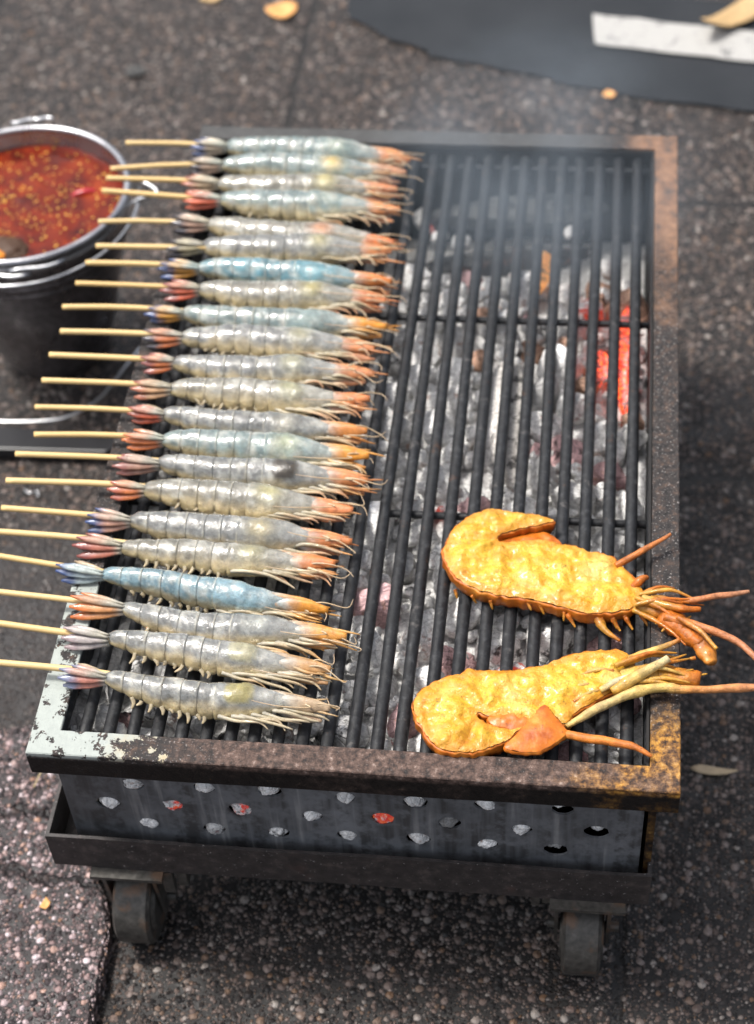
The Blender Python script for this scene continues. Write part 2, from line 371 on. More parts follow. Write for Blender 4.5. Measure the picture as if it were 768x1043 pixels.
def empty(name, loc, label, cat, group=None):
    o = bpy.data.objects.new(name, None); COL.objects.link(o); o.location = loc; o.empty_display_size = .02
    return tag(o, label, cat, group)
def lerp(a, b, t_): return tuple(x*(1-t_)+y*t_ for x, y in zip(a, b))
def smooth(a, b, x):
    t_ = max(0, min(1, (x-a)/(b-a))); return t_*t_*(3-2*t_)
def nz(p, s, seed=0): return noise.noise(V(p)*s + V((seed*7.1, seed*3.3, seed*1.7)))

# ------------------------------------------------------------------ ground
rnd = random.Random(4)
b = MB(); b.add([(-6,-3,G),(6,-3,G),(6,9,G),(-6,9,G)], [(0,1,2,3)])
tag(b.build('pavement', 'aggregate', smooth=False), 'dark pavement of small pebbles set in cement', 'pavement', kind='structure')
def sheet(name, pts, z, mat, jit=0):
    b = MB(); P = []
    for i, p in enumerate(pts):
        q = pts[(i+1) % len(pts)]; d = V(q)-V(p); k = max(1, int(d.length/.02)) if jit else 1
        for j in range(k):
            a = V(p)+d*j/k
            P.append((a.x+jit*nz((a.x, a.y, 0), 30, 1), a.y+jit*nz((a.x, a.y, 0), 30, 2), z))
    b.add(P, [list(range(len(P)))]); return b.build(name, mat, smooth=False)
asph = [(.040,1.62),(.0536,1.5202),(.060,1.470),(.129,1.4107),(.180,1.392),(.182,1.380),(.298,1.348),(.352,1.330),(.355,1.322),(.458,1.296),(.536,1.279),(.66,1.262),(1.2,1.22),(3,1.2),(3,1.52),(.9,1.505),(.55,1.53),(.30,1.56)]
tag(sheet('asphalt_strip', asph, G+.004, 'asphalt', .006), 'dark smooth asphalt strip behind the grill', 'asphalt', kind='structure')
tag(sheet('painted_line', [(.4047,1.4822),(.4108,1.4075),(.6081,1.3764),(.9,1.335),(.9,1.40),(.60,1.449)], G+.008, 'road_paint', .003), 'worn white painted line on the asphalt strip', 'road line', kind='structure')
# broken concrete slab at the front left, standing proud of the pavement
sp = [(.0235,-.085),(.0223,-.0466),(.0219,-.003),(.0109,.0364),(-.0075,.0673),(-.022,.1),(-.030,.1312),(-.0505,.1959),(-.0953,.2215),(-.132,.2108),(-.4,.22),(-.7,.1),(-.7,-.6),(.02,-.6)]
P = []
for i, p in enumerate(sp):
    q = sp[(i+1) % len(sp)]; d = V(q)-V(p); k = max(1, int(d.length/.008))
    for j in range(k):
        a = V(p)+d*j/k; P.append((a.x+.004*nz((a.x,a.y,0),60,3)+.004*nz((a.x,a.y,0),20,3), a.y+.004*nz((a.x,a.y,0),60,5)))
n = len(P); cx = sum(p[0] for p in P)/n; cy = sum(p[1] for p in P)/n
b = MB(); b.v = [V((x, y, G-.01)) for x, y in P]+[V((x, y, G+.016)) for x, y in P]
ins = []
for i in range(n):
    t0 = V(P[i-1]); t1 = V(P[(i+1) % n]); d = (t1-t0).normalized(); ins.append((P[i][0]-d.y*.004, P[i][1]+d.x*.004))
b.v += [V((x, y, G+.020)) for x, y in ins]; b.c = [(1,1,1)]*len(b.v)
for i in range(n):
    j = (i+1) % n; b.f += [[i, j, n+j, n+i], [n+i, n+j, 2*n+j, 2*n+i]]
b.f.append(list(range(2*n, 3*n)))
tag(b.build('concrete_slab', 'slab_aggregate', smooth=False), 'raised grey slab of pebbly concrete with a broken edge', 'slab', kind='structure')

# ------------------------------------------------------------------ grill
grill = empty('charcoal_grill', (.25, .4, G), 'low rusty charcoal grill on casters with a black bar grate', 'grill')
L, W = LEN, WID
# top frame of angle iron: flange and skirt, slightly uneven
fb = MB(); T = .003; SK = -.027
def prism(mb, ring0, ring1):
    n = len(ring0); mb.add(ring0+ring1, [[i, (i+1) % n, n+(i+1) % n, n+i] for i in range(n)])
def mitre(mb, prof):           # sweep a closed profile (inset, z) round the rectangle
    rings = []
    for cx, cy, sx, sy in ((0,0,1,1),(W,0,-1,1),(W,L,-1,-1),(0,L,1,-1)):
        rings.append([(cx+sx*u, cy+sy*u, z) for u, z in prof])
    segs = 40
    for k in range(4):
        a, c = rings[k], rings[(k+1) % 4]
        for j in range(segs):
            t0, t1 = j/segs, (j+1)/segs
            r0 = [tuple(V(p).lerp(V(q), t0)) for p, q in zip(a, c)]; r1 = [tuple(V(p).lerp(V(q), t1)) for p, q in zip(a, c)]
            prism(mb, r0, r1)
mitre(fb, [(.0008, 0), (LIP-.0006, 0), (LIP, -.0006), (LIP, -T), (.0035, -T), (.0035, SK), (0, SK), (0, -.0008)])
bm_ = fb
o = fb.build('top_frame', 'old_frame', grill, smooth=False)
bm = bmesh.new(); bm.from_mesh(o.data); bmesh.ops.remove_doubles(bm, verts=bm.verts, dist=1e-5)
bm.to_mesh(o.data); bm.free()
for v in o.data.vertices:
    v.co.z += .0009*nz(v.co, 9, 1); v.co.x += .0007*nz(v.co, 12, 2); v.co.y += .0007*nz(v.co, 12, 3)

# grate: bars and cross rods
grate = empty('bar_grate', (.25, .4, -.02), 'black iron bar grate resting inside the grill frame', 'grate')
for y in (.034, .284, .537, .772): MB().tube([(.012, y, -.0222), (.25, y, -.0228), (.488, y, -.0222)], .0034, 8, smooth=4).build('cross_rod', 'grate_iron', grate)
barm = None
for k in range(25):
    x = .0185+.0192*k
    b = MB(); pts = []; rr = []
    for j in range(33):
        y = .012+.778*j/32
        pts.append((x+.0009*nz((k*3.1, y*4, 0), 1, 2)+.0012*nz((k*9.7, y*1.5, 0), 1, 5), y, -.0149+.0004*nz((k*5.3, y*5, 3), 1, 1)))
        rr.append(.0053*(1+.08*nz((k*2.2, y*30, 1), 1, 4)+.05*nz((k*2.2, y*120, 1), 1, 4)))
    b.tube(pts, rr, 10)
    bar = b.build('bar', 'grate_iron'); join(bar, grate)
# fire box: perforated front wall, plain back and side walls, floor
X0, X1, Y0, Y1, ZB, ZT = .011, .4765, .0225, .781, -.172, -.0035
HR1 = [(137,799),(212,799.5),(282,805),(355,816),(428,819),(501,820),(576,830)]
holes = []
for k in range(7): holes.append((.0705+.0568*k+.002*math.sin(k*2.3), -.0655-.002*math.cos(k*1.7)))
for k in range(8): holes.append((.0435+.0565*k+.002*math.sin(k*1.9+1), -.095-.002*math.cos(k*2.1)))
for k in range(7): holes.append((.0735+.0560*k+.002*math.cos(k*1.3), -.1235-.0025*math.sin(k*1.1)))
vs = []; es = []
def addloop(pts):
    o = len(vs); vs.extend(V(p) for p in pts); n = len(pts); es.extend((o+i, o+(i+1) % n) for i in range(n))
addloop([(X0,ZB),(X1,ZB),(X1,ZT),(X0,ZT)])
hr = .0084
loops = []
for i, (hx, hz) in enumerate(holes):
    rr_ = hr*(1+.12*math.sin(i*3.7)); lp = [(hx+rr_*1.1*math.cos(a*math.pi/9)*(1+.07*math.sin(3*a+i)), hz+rr_*.95*math.sin(a*math.pi/9)) for a in range(18)]
    addloop(lp); loops.append(lp)
res = delaunay_2d_cdt(vs, es, [], 0, 1e-6)
v2, f2 = res[0], res[2]
def inhole(c):
    return any((c.x-hx)**2+(c.y-hz)**2 < (hr*.86)**2 for hx, hz in holes) and any(True for _ in (0,))
b = MB(); keep = []
for f in f2:
    c = sum((v2[i] for i in f), V((0, 0)))/len(f)
    if any(all(((lp[(k+1) % 18][0]-lp[k][0])*(c.y-lp[k][1])-(lp[(k+1) % 18][1]-lp[k][1])*(c.x-lp[k][0])) > 0 for k in range(18)) for lp in loops): continue
    keep.append(list(f))
b.add([(v.x, Y0, v.y) for v in v2], keep)
fw = b.build('front_wall', 'sooty_steel', grill, smooth=False, label='grey steel front wall pierced by three rows of holes')
sm = fw.modifiers.new('thick', 'SOLIDIFY'); sm.thickness = .002; sm.offset = -1
MB().box((X0, Y1-.002, ZB), (X1, Y1, ZT)).build('back_wall', 'dark_inside', grill, False)
MB().box((X0, Y0+.0025, ZB), (X0+.002, Y1-.0025, ZT)).build('side_wall', 'sooty_steel', grill, False)
MB().box((X1-.002, Y0+.0025, ZB), (X1, Y1-.0025, ZT)).build('side_wall', 'dark_inside', grill, False)
MB().box((X0+.003, Y0+.003, ZB), (X1-.003, Y1-.003, ZB+.002)).build('floor_plate', 'dark_inside', grill, False)
# carrier tray: angle iron rim around the foot of the box
ft = MB(); t0, t1 = -.136, -.181
TX0, TX1, TY0, TY1 = -.0125, .4868, .009, .796
prof = [(0, t0), (.003, t0), (.003, t1+.003), (.036, t1+.003), (.036, t1), (0, t1)]
rings = []
for cx, cy, sx, sy in ((TX0,TY0,1,1),(TX1,TY0,-1,1),(TX1,TY1,-1,-1),(TX0,TY1,1,-1)):
    rings.append([(cx+sx*u, cy+sy*u, z) for u, z in prof])
for k in range(4):
    a, c = rings[k], rings[(k+1) % 4]
    for j in range(24):
        r0 = [tuple(V(p).lerp(V(q), j/24)) for p, q in zip(a, c)]; r1 = [tuple(V(p).lerp(V(q), (j+1)/24)) for p, q in zip(a, c)]
        prism(ft, r0, r1)
o = ft.build('carrier_tray', 'black_tray', grill, False)
for v in o.data.vertices: v.co.z += .0016*nz(v.co, 14, 4)+.0006*nz(v.co, 60, 7); v.co.y += .0012*nz(v.co, 12, 6)
# struts that hold the frame over the tray
for x, y in ((X1+.0065, Y0+.006), (X1+.0065, Y1-.01), (X0-.0095, Y1-.01)):
    MB().box((x-.003, y-.006, t1+.004), (x+.003, y+.006, -.004)).build('strut', 'old_frame', grill, False)
# four casters
def caster(cx, cy, side):
    r, w = .043, .0175; zc = G+r
    mp = MB().box((cx-.028, cy-.03, t1-.0045), (cx+.034, cy+.03, t1-.0005))
    c = mp.build('caster', 'wheel_iron', grill, False)
    fk = MB()
    for s in (-1, 1):
        x = cx+s*(w+.0045)
        prism(fk, [(x-.0016, cy-.021, t1-.005), (x-.0016, cy+.021, t1-.005), (x-.0016, cy+.011, zc-.012), (x-.0016, cy-.011, zc-.012)],
                  [(x+.0016, cy-.021, t1-.005), (x+.0016, cy+.021, t1-.005), (x+.0016, cy+.011, zc-.012), (x+.0016, cy-.011, zc-.012)])
        fk.f += [[len(fk.v)-8, len(fk.v)-7, len(fk.v)-6, len(fk.v)-5], [len(fk.v)-4, len(fk.v)-3, len(fk.v)-2, len(fk.v)-1]]
    fk.tube([(cx-w-.012, cy, zc), (cx+w+.014, cy, zc)], .0045, 10, up=(0, 0, 1))
    f = fk.build('fork', 'wheel_iron', None, False); join(f, c)
    wh = MB(); n = 40
    prof = [(-w-.001, .012), (-w-.001, .028), (-w+.002, .031), (-w+.001, r-.004), (-w+.004, r), (w-.004, r), (w-.001, r-.004), (w-.002, .031), (w+.001, .028), (w+.001, .012)]
    oo = 0
    for u, rad in prof:
        for k in range(n):
            a = 2*math.pi*k/n; wh.v.append(V((cx+u, cy+rad*math.cos(a), zc+rad*math.sin(a)))); wh.c.append((1,1,1))
    for i in range(len(prof)-1):
        for k in range(n): wh.f.append([i*n+k, i*n+(k+1) % n, (i+1)*n+(k+1) % n, (i+1)*n+k])
    wh.f.append(list(range(n))); wh.f.append(list(range((len(prof)-1)*n, len(prof)*n)))
    o = wh.build('wheel', 'wheel_iron'); join(o, c)
    md = o.modifiers.new('es', 'EDGE_SPLIT'); md.split_angle = R(40)
    if side:
        sw = MB().box((cx+w+.013, cy-.020, t1-.036), (cx+w+.023, cy-.014, t1-.005)).box((cx+w+.025, cy-.016, t1-.030), (cx+w+.034, cy-.004, t1-.005))
        o = sw.build('brake_tab', 'wheel_iron', None, False, .001); join(o, c)
for i, (x, y) in enumerate(((.0475, .030), (.4345, .030), (.0475, .765), (.4345, .765))): caster(x, y, i == 0)
# small plates beside the front right caster
MB().box((.391, .014, t1-.022), (.398, .022, t1-.001)).box((.400, .016, t1-.020), (.407, .024, t1-.001)).box((.4115, .012, t1-.028), (.4145, .03, t1-.001)).build('bracket_plate', 'wheel_iron', grill, False)

# ------------------------------------------------------------------ charcoal
cr = random.Random(11)
ico = None
def lump_mesh(seed, elong=(1, 1, 1), sub=3, rough=.10, name='charcoal_lump', hard=1):
    r = random.Random(seed)
    bm = bmesh.new(); bmesh.ops.create_icosphere(bm, subdivisions=sub, radius=1)
    planes = []
    for k in range(8):
        d = V((r.gauss(0, 1), r.gauss(0, 1), r.gauss(0, 1))).normalized(); planes.append((d, r.uniform(.48, .80) if hard else r.uniform(.86, .98)))
    for v in bm.verts:
        d = v.co.normalized(); m = 1.0
        for nn, h in planes:
            q = d.dot(nn)
            if q > .05: m = min(m, h/q)
        m *= 1+rough*nz(d, 2.3, seed)+rough*.6*nz(d, 5.5, seed+3)
        p = d*m
        v.co = V((p.x*elong[0], p.y*elong[1], p.z*elong[2]))
    me = bpy.data.meshes.new(name); bm.to_mesh(me); bm.free()
    me.shade_smooth(); me.set_sharp_from_angle(angle=R(24))
    return me
PRE = [lump_mesh(100+k, (1, cr.uniform(.7, 1.0), cr.uniform(.65, .9))) for k in range(14)]
LUMPG = 'ash covered charcoal lumps in the fire bed'
def add_lump(x, y, z, s, mat='ash_coal', label=None, group=None, mesh=None, rot=None, name='charcoal_lump'):
    me = mesh or PRE[cr.randrange(len(PRE))]
    key = me.name+mat
    if key in LC: me2 = LC[key]
    else:
        me2 = me.copy(); me2.name = name; me2.materials.clear(); me2.materials.append(M[mat]); LC[key] = me2
    o = bpy.data.objects.new(name, me2); COL.objects.link(o)
    o.location = (x, y, z); o.scale = (s, s, s)
    o.rotation_euler = rot or (cr.uniform(0, 6.28), cr.uniform(0, 6.28), cr.uniform(0, 6.28))
    tag(o, label or 'ash grey charcoal lump lying among others in the fire bed under the grate', 'charcoal', group or LUMPG)
    return o
LC = {}
def bed_z(x, y): return -.054+.012*nz((x, y, 0), 9, 2)+.010*smooth(.68, .45, y)-.060*smooth(.60, .70, y)
# the special pieces first
taken = []
def special(x, y, r_): taken.append((x, y, r_))
logm = [lump_mesh(300+k, (1, .16, .13), 4, .10, 'charcoal_stick') for k in range(3)]
stickm = [lump_mesh(310+k, (1, .15, .14), 4, .08, 'charcoal_stick') for k in range(3)]
big = lump_mesh(330, (1, .17, .16), 4, .12, 'charcoal_log')
o = add_lump(.345, .795-.04, -.066, .118, 'black_coal', 'thick black unburnt charcoal log lying across the far end of the fire bed', 'unburnt charcoal logs', big, (.2, .03, R(12)), 'charcoal_log')
o = add_lump(.342, .682, -.072, .098, 'black_coal', 'dark charcoal log in front of the thicker log at the far end', 'unburnt charcoal logs', big, (1.2, .02, R(11)), 'charcoal_log')
special(.34, .755, .05); special(.342, .69, .03)
o = add_lump(.3355, .415, -.034, .100, 'white_log', 'long pale charcoal stick with white ash lying along the bars', 'charcoal sticks', stickm[0], (.1, .05, R(89)), 'charcoal_stick')
o = add_lump(.3545, .405, -.034, .080, 'white_log', 'shorter white charcoal stick parallel to the long pale one', 'charcoal sticks', stickm[1], (.6, -.04, R(92)), 'charcoal_stick')
o = add_lump(.4525, .498, -.038, .072, 'glow_coal', 'brightly glowing red charcoal stick near the side wall of the grill', 'glowing charcoal', lump_mesh(351, (1, .19, .17), 4, .38), (.3, .02, R(87)), 'charcoal_stick')
o = add_lump(.4315, .492, -.036, .034, 'glow_coal', 'small glowing orange coal beside the bright red stick', 'glowing charcoal', lump_mesh(340, (1, .33, .3), 4, .34), (.3, .1, R(80)), 'charcoal_lump')
o = add_lump(.3695, .628, -.042, .040, 'orange_coal', 'orange brown coal standing upright among pale lumps towards the far end', 'glowing charcoal', lump_mesh(341, (1, .3, .3), 3, .12), (.3, .1, R(88)), 'charcoal_lump')
for y in (.36, .42, .48): special(.338, y, .022)
for y in (.45, .5, .55): special(.446, y, .02)
special(.37, .63, .014)
cnt = 0; spots = []
def place(n, xr, yr, smin, smax, zoff=0):
    global cnt
    tries = 0; made = 0
    while made < n and tries < n*60:
        tries += 1
        x = cr.uniform(*xr); y = cr.uniform(*yr); s = cr.uniform(smin, smax)
        if any((x-a)**2+(y-b_)**2 < (c_+s*.6)**2 for a, b_, c_ in taken): continue
        if any((x-a)**2+(y-b_)**2 < (.72*(c_+s))**2 for a, b_, c_ in spots): continue
        spots.append((x, y, s)); made += 1; cnt += 1
        ember = cr.random() < .03 and x > .27; mm = 'ash_coal'
        if x > .30 and .36 < y < .70 and cr.random() < .34: mm = cr.choice(('warm_coal', 'warm_coal', 'pink_coal'))  # warm ember glow painted into the ash tint of lumps in this zone
        elif cr.random() < .09: mm = 'pink_coal'
        add_lump(x, y, bed_z(x, y)+zoff+cr.uniform(-.004, .008), s, 'ember_coal' if ember else mm,
                 'charcoal lump with a red ember glow showing through its ash under the grate' if ember else None,
                 'charcoal lumps with a red glow' if ember else None)
place(70, (.235, .462), (.036, .645), .0200, .030)
place(140, (.228, .465), (.036, .645), .0105, .0165)
place(40, (.035, .235), (.034, .10), .011, .016)
for i, (x, y, s, m) in enumerate(((.2405,.735,.016,'ash_coal'),(.262,.70,.013,'ash_coal'),(.283,.692,.012,'ash_coal'),(.3985,.712,.011,'ash_coal'),(.247,.715,.010,'ember_coal'),(.435,.66,.014,'ash_coal'),(.456,.63,.016,'ash_coal'),(.43,.615,.015,'ash_coal'))):
    add_lump(x, y, -.058, s, m)
PLUG = [lump_mesh(600+k, (1, .8, .9), 4, .16, hard=0) for k in range(5)]
for i, (hx, hz) in enumerate(holes):
    hot = i in (8, 9, 11)
    add_lump(hx+cr.uniform(-.001, .001), Y0+.0062+(.006 if i in (6, 14, 21) else 0), hz-.0008, .0106+cr.uniform(0, .0012), 'ember_coal' if hot else 'white_ash',
             'charcoal lump with a red glow filling one of the holes in the front wall' if hot else 'ash grey charcoal lump filling one of the holes in the front wall',
             'red coals behind the holes of the front wall' if hot else 'coals behind the holes of the front wall', PLUG[i % 5])
# the ash bed below, too fine to count
b = MB(); nx, ny = 60, 100
for j in range(ny+1):
    for i in range(nx+1):
        x = X0+.0025+(X1-X0-.005)*i/nx; y = Y0+.003+(Y1-Y0-.006)*j/ny
        z = bed_z(x, y)-.008+.006*nz((x, y, 0), 70, 1)+.004*nz((x, y, 0), 160, 2)
        b.v.append(V((x, y, z))); b.c.append((1,1,1))
for j in range(ny):
    for i in range(nx):
        a = j*(nx+1)+i; b.f.append([a, a+1, a+nx+2, a+nx+1])
small = lump_mesh(500, (1, .8, .7), 2, .12)
sv = [v.co.copy() for v in small.vertices]; sf = [list(p.vertices) for p in small.polygons]
for k in range(1500):
    x = cr.uniform(X0+.01, X1-.01); y = cr.uniform(Y0+.01, .66); s = cr.uniform(.005, .0105)
    rm = Matrix.Rotation(cr.uniform(0, 6.28), 3, 'X') @ Matrix.Rotation(cr.uniform(0, 6.28), 3, 'Z')
    c = V((x, y, bed_z(x, y)-.002+cr.uniform(-.002, .009)))
    b.add([c+(rm @ v)*s for v in sv], sf)
tag(b.build('ash_bed', 'ash_bed', smooth=True), 'bed of fine grey ash and crumbled charcoal inside the grill', 'ash', kind='stuff')
bpy.data.meshes.remove(small)

# ------------------------------------------------------------------ prawns on skewers
PR = [
(-0.0659,0.7525,0.0011,0.7561,0.0360,0.7561,0.2292,0.7455,0.0380),
(-0.0726,0.7090,0.0021,0.7213,0.0360,0.7246,0.2271,0.7258,0.0345),
(-0.0724,0.6928,0.0292,0.6947,0.0360,0.6938,0.2212,0.6936,0.0362),
(-0.0731,0.6719,0.0085,0.6684,0.0435,0.6671,0.2261,0.6640,0.0368),
(-0.0680,0.6236,-0.0024,0.6289,0.0378,0.6295,0.2309,0.6155,0.0383),
(-0.0620,0.5859,0.0078,0.5900,0.0379,0.5947,0.2296,0.5992,0.0349),
(-0.0664,0.5605,0.0079,0.5635,0.0405,0.5624,0.2305,0.5614,0.0393),
(-0.0695,0.5299,0.0090,0.5317,0.0451,0.5310,0.2288,0.5315,0.0359),
(-0.0754,0.4956,-0.0069,0.4999,0.0359,0.4968,0.2346,0.4931,0.0355),
(-0.0696,0.4614,0.0010,0.4645,0.0411,0.4629,0.2275,0.4645,0.0369),
(-0.0716,0.4291,0.0142,0.4304,0.0388,0.4294,0.2246,0.4315,0.0300),
(-0.0702,0.3951,0.0207,0.3970,0.0425,0.3946,0.2270,0.3934,0.0341),
(-0.0695,0.3607,0.0075,0.3633,0.0423,0.3618,0.2303,0.3552,0.0327),
(-0.0623,0.3265,0.0130,0.3315,0.0482,0.3302,0.2341,0.3277,0.0358),
(-0.0716,0.3017,0.0388,0.3042,0.0492,0.3015,0.2373,0.2986,0.0397),
(-0.0718,0.2698,0.0423,0.2727,0.0423,0.2695,0.2261,0.2624,0.0307),
(-0.0699,0.2377,0.0050,0.2362,0.0373,0.2340,0.2276,0.2281,0.0387),
(-0.0805,0.2113,0.0278,0.2088,0.0349,0.2040,0.2215,0.1965,0.0382),
(-0.0942,0.1884,-0.0077,0.1784,0.0260,0.1743,0.2212,0.1588,0.0394),
(-0.0792,0.1477,0.0404,0.1405,0.0506,0.1393,0.2371,0.1264,0.0444),
(-0.0709,0.1161,0.0121,0.1091,0.0442,0.1074,0.2310,0.0926,0.0389),
(-0.0585,0.0750,0.0363,0.0723,0.0507,0.0685,0.2328,0.0584,0.0367)]
GREY, BEIGE, TEAL, BLUE = (.31,.315,.30), (.36,.34,.275), (.32,.415,.40), (.20,.43,.50)
OR, YO, RED, DB, BL = (.66,.20,.07), (.72,.34,.06), (.62,.13,.06), (.05,.045,.06), (.055,.09,.22)
# body tint, tail colour near the base, tail tip, head tip, organ colour (strength), roll in degrees, leg length
LOOK = [
(TEAL,(.62,.50,.36),BL,(.70,.28,.10),((.50,.50,.30),.3),50,.6),
(TEAL,(.58,.40,.28),DB,(.50,.27,.18),((.60,.42,.10),.9),42,.8),
(BEIGE,(.58,.42,.26),(.45,.16,.10),(.64,.26,.12),((.55,.47,.18),.8),36,.9),
(TEAL,RED,RED,(.66,.30,.14),((.50,.50,.36),.3),40,.9),
(BEIGE,(.46,.28,.20),DB,(.68,.22,.08),((.66,.30,.14),.8),34,1.0),
(GREY,(.42,.36,.22),DB,(.62,.27,.13),((.52,.46,.22),.7),38,.9),
(BLUE,YO,BL,(.68,.26,.09),((.40,.52,.50),.3),46,.9),
(BEIGE,RED,(.25,.07,.06),(.62,.25,.13),((.44,.38,.14),.8),34,1.0),
(TEAL,YO,BL,YO,((.45,.53,.48),.3),46,.9),
(GREY,OR,DB,(.62,.27,.14),((.50,.46,.26),.6),34,1.0),
(GREY,OR,(.30,.09,.08),(.62,.28,.15),((.44,.42,.24),.7),32,1.0),
(BEIGE,(.58,.34,.18),(.40,.14,.08),(.64,.26,.12),((.50,.48,.24),.6),32,1.1),
(GREY,RED,(.30,.07,.04),(.68,.30,.10),((.44,.40,.28),.5),34,1.2),
(TEAL,OR,OR,YO,((.50,.50,.26),.6),36,1.3),
(GREY,(.50,.28,.20),(.32,.12,.10),(.64,.28,.13),((.075,.062,.045),1.0),34,1.0),
(BEIGE,OR,(.42,.12,.08),(.66,.27,.14),((.52,.47,.20),.7),32,1.1),
(GREY,(.66,.36,.26),BL,(.64,.26,.12),((.54,.44,.20),.7),32,1.2),
(BEIGE,(.58,.20,.13),(.26,.07,.06),(.64,.24,.09),((.52,.47,.24),.7),34,1.2),
((.32,.50,.57),(.40,.48,.50),BL,YO,((.44,.55,.56),.2),52,.9),
(GREY,(.66,.30,.12),(.58,.16,.04),(.70,.36,.10),((.46,.48,.42),.4),36,1.2),
(GREY,(.50,.44,.42),(.34,.26,.27),(.56,.36,.20),((.47,.43,.24),.9),36,1.2),
(GREY,(.55,.22,.16),(.18,.20,.30),(.44,.36,.30),((.42,.35,.10),1.0),36,1.2)]
DESC = ['pale teal prawn with a blue tail tip, lying against the far bar of the frame',
 'teal grey prawn with an orange yellow head spot, second from the far bar',
 'beige prawn with its skewer over its tail, third from the far bar of the frame',
 'teal prawn with a bright red tail, fourth from the far bar of the frame',
 'grey brown prawn with an orange spot and dark tail, fifth from the far bar',
 'grey prawn with an olive tail, lying just behind the vivid blue prawn',
 'vivid blue prawn with an orange and blue tail, seventh from the far bar',
 'beige prawn with a red tail, between the vivid blue prawn and a pale teal one',
 'pale teal prawn with a yellow head tip and navy tail, ninth from the far bar',
 'grey prawn with an orange tail ending dark, tenth from the far bar of the frame',
 'grey prawn with creamy belly edge, eleventh from the far bar of the frame',
 'beige prawn with a brownish tail, eleventh from the mint painted corner',
 'grey prawn with red orange tail and pale whiskers, tenth from the mint painted corner',
 'pale teal prawn with orange tail and long legs, ninth from the mint painted corner',
 'grey prawn with a glossy dark brown head bulge, eighth from the mint painted corner',
 'beige grey prawn with an orange tail, seventh from the mint painted corner',
 'grey prawn with a navy and pink tail, sixth from the mint painted corner',
 'beige prawn with a dark red tail, lying just behind the pale blue prawn',
 'pale blue prawn with navy tail tip, fourth from the mint painted corner',
 'silvery grey prawn with an orange tail on a skewer, third from the mint painted corner',
 'grey prawn with olive head and pinkish grey tail, second from the mint painted corner',
 'grey prawn with an olive yellow head bulge, first beside the mint painted corner']
ORD = ['first', 'second', 'third', 'fourth', 'fifth', 'sixth', 'seventh', 'eighth', 'ninth', 'tenth', 'eleventh']
CREAM = (.68,.58,.40)
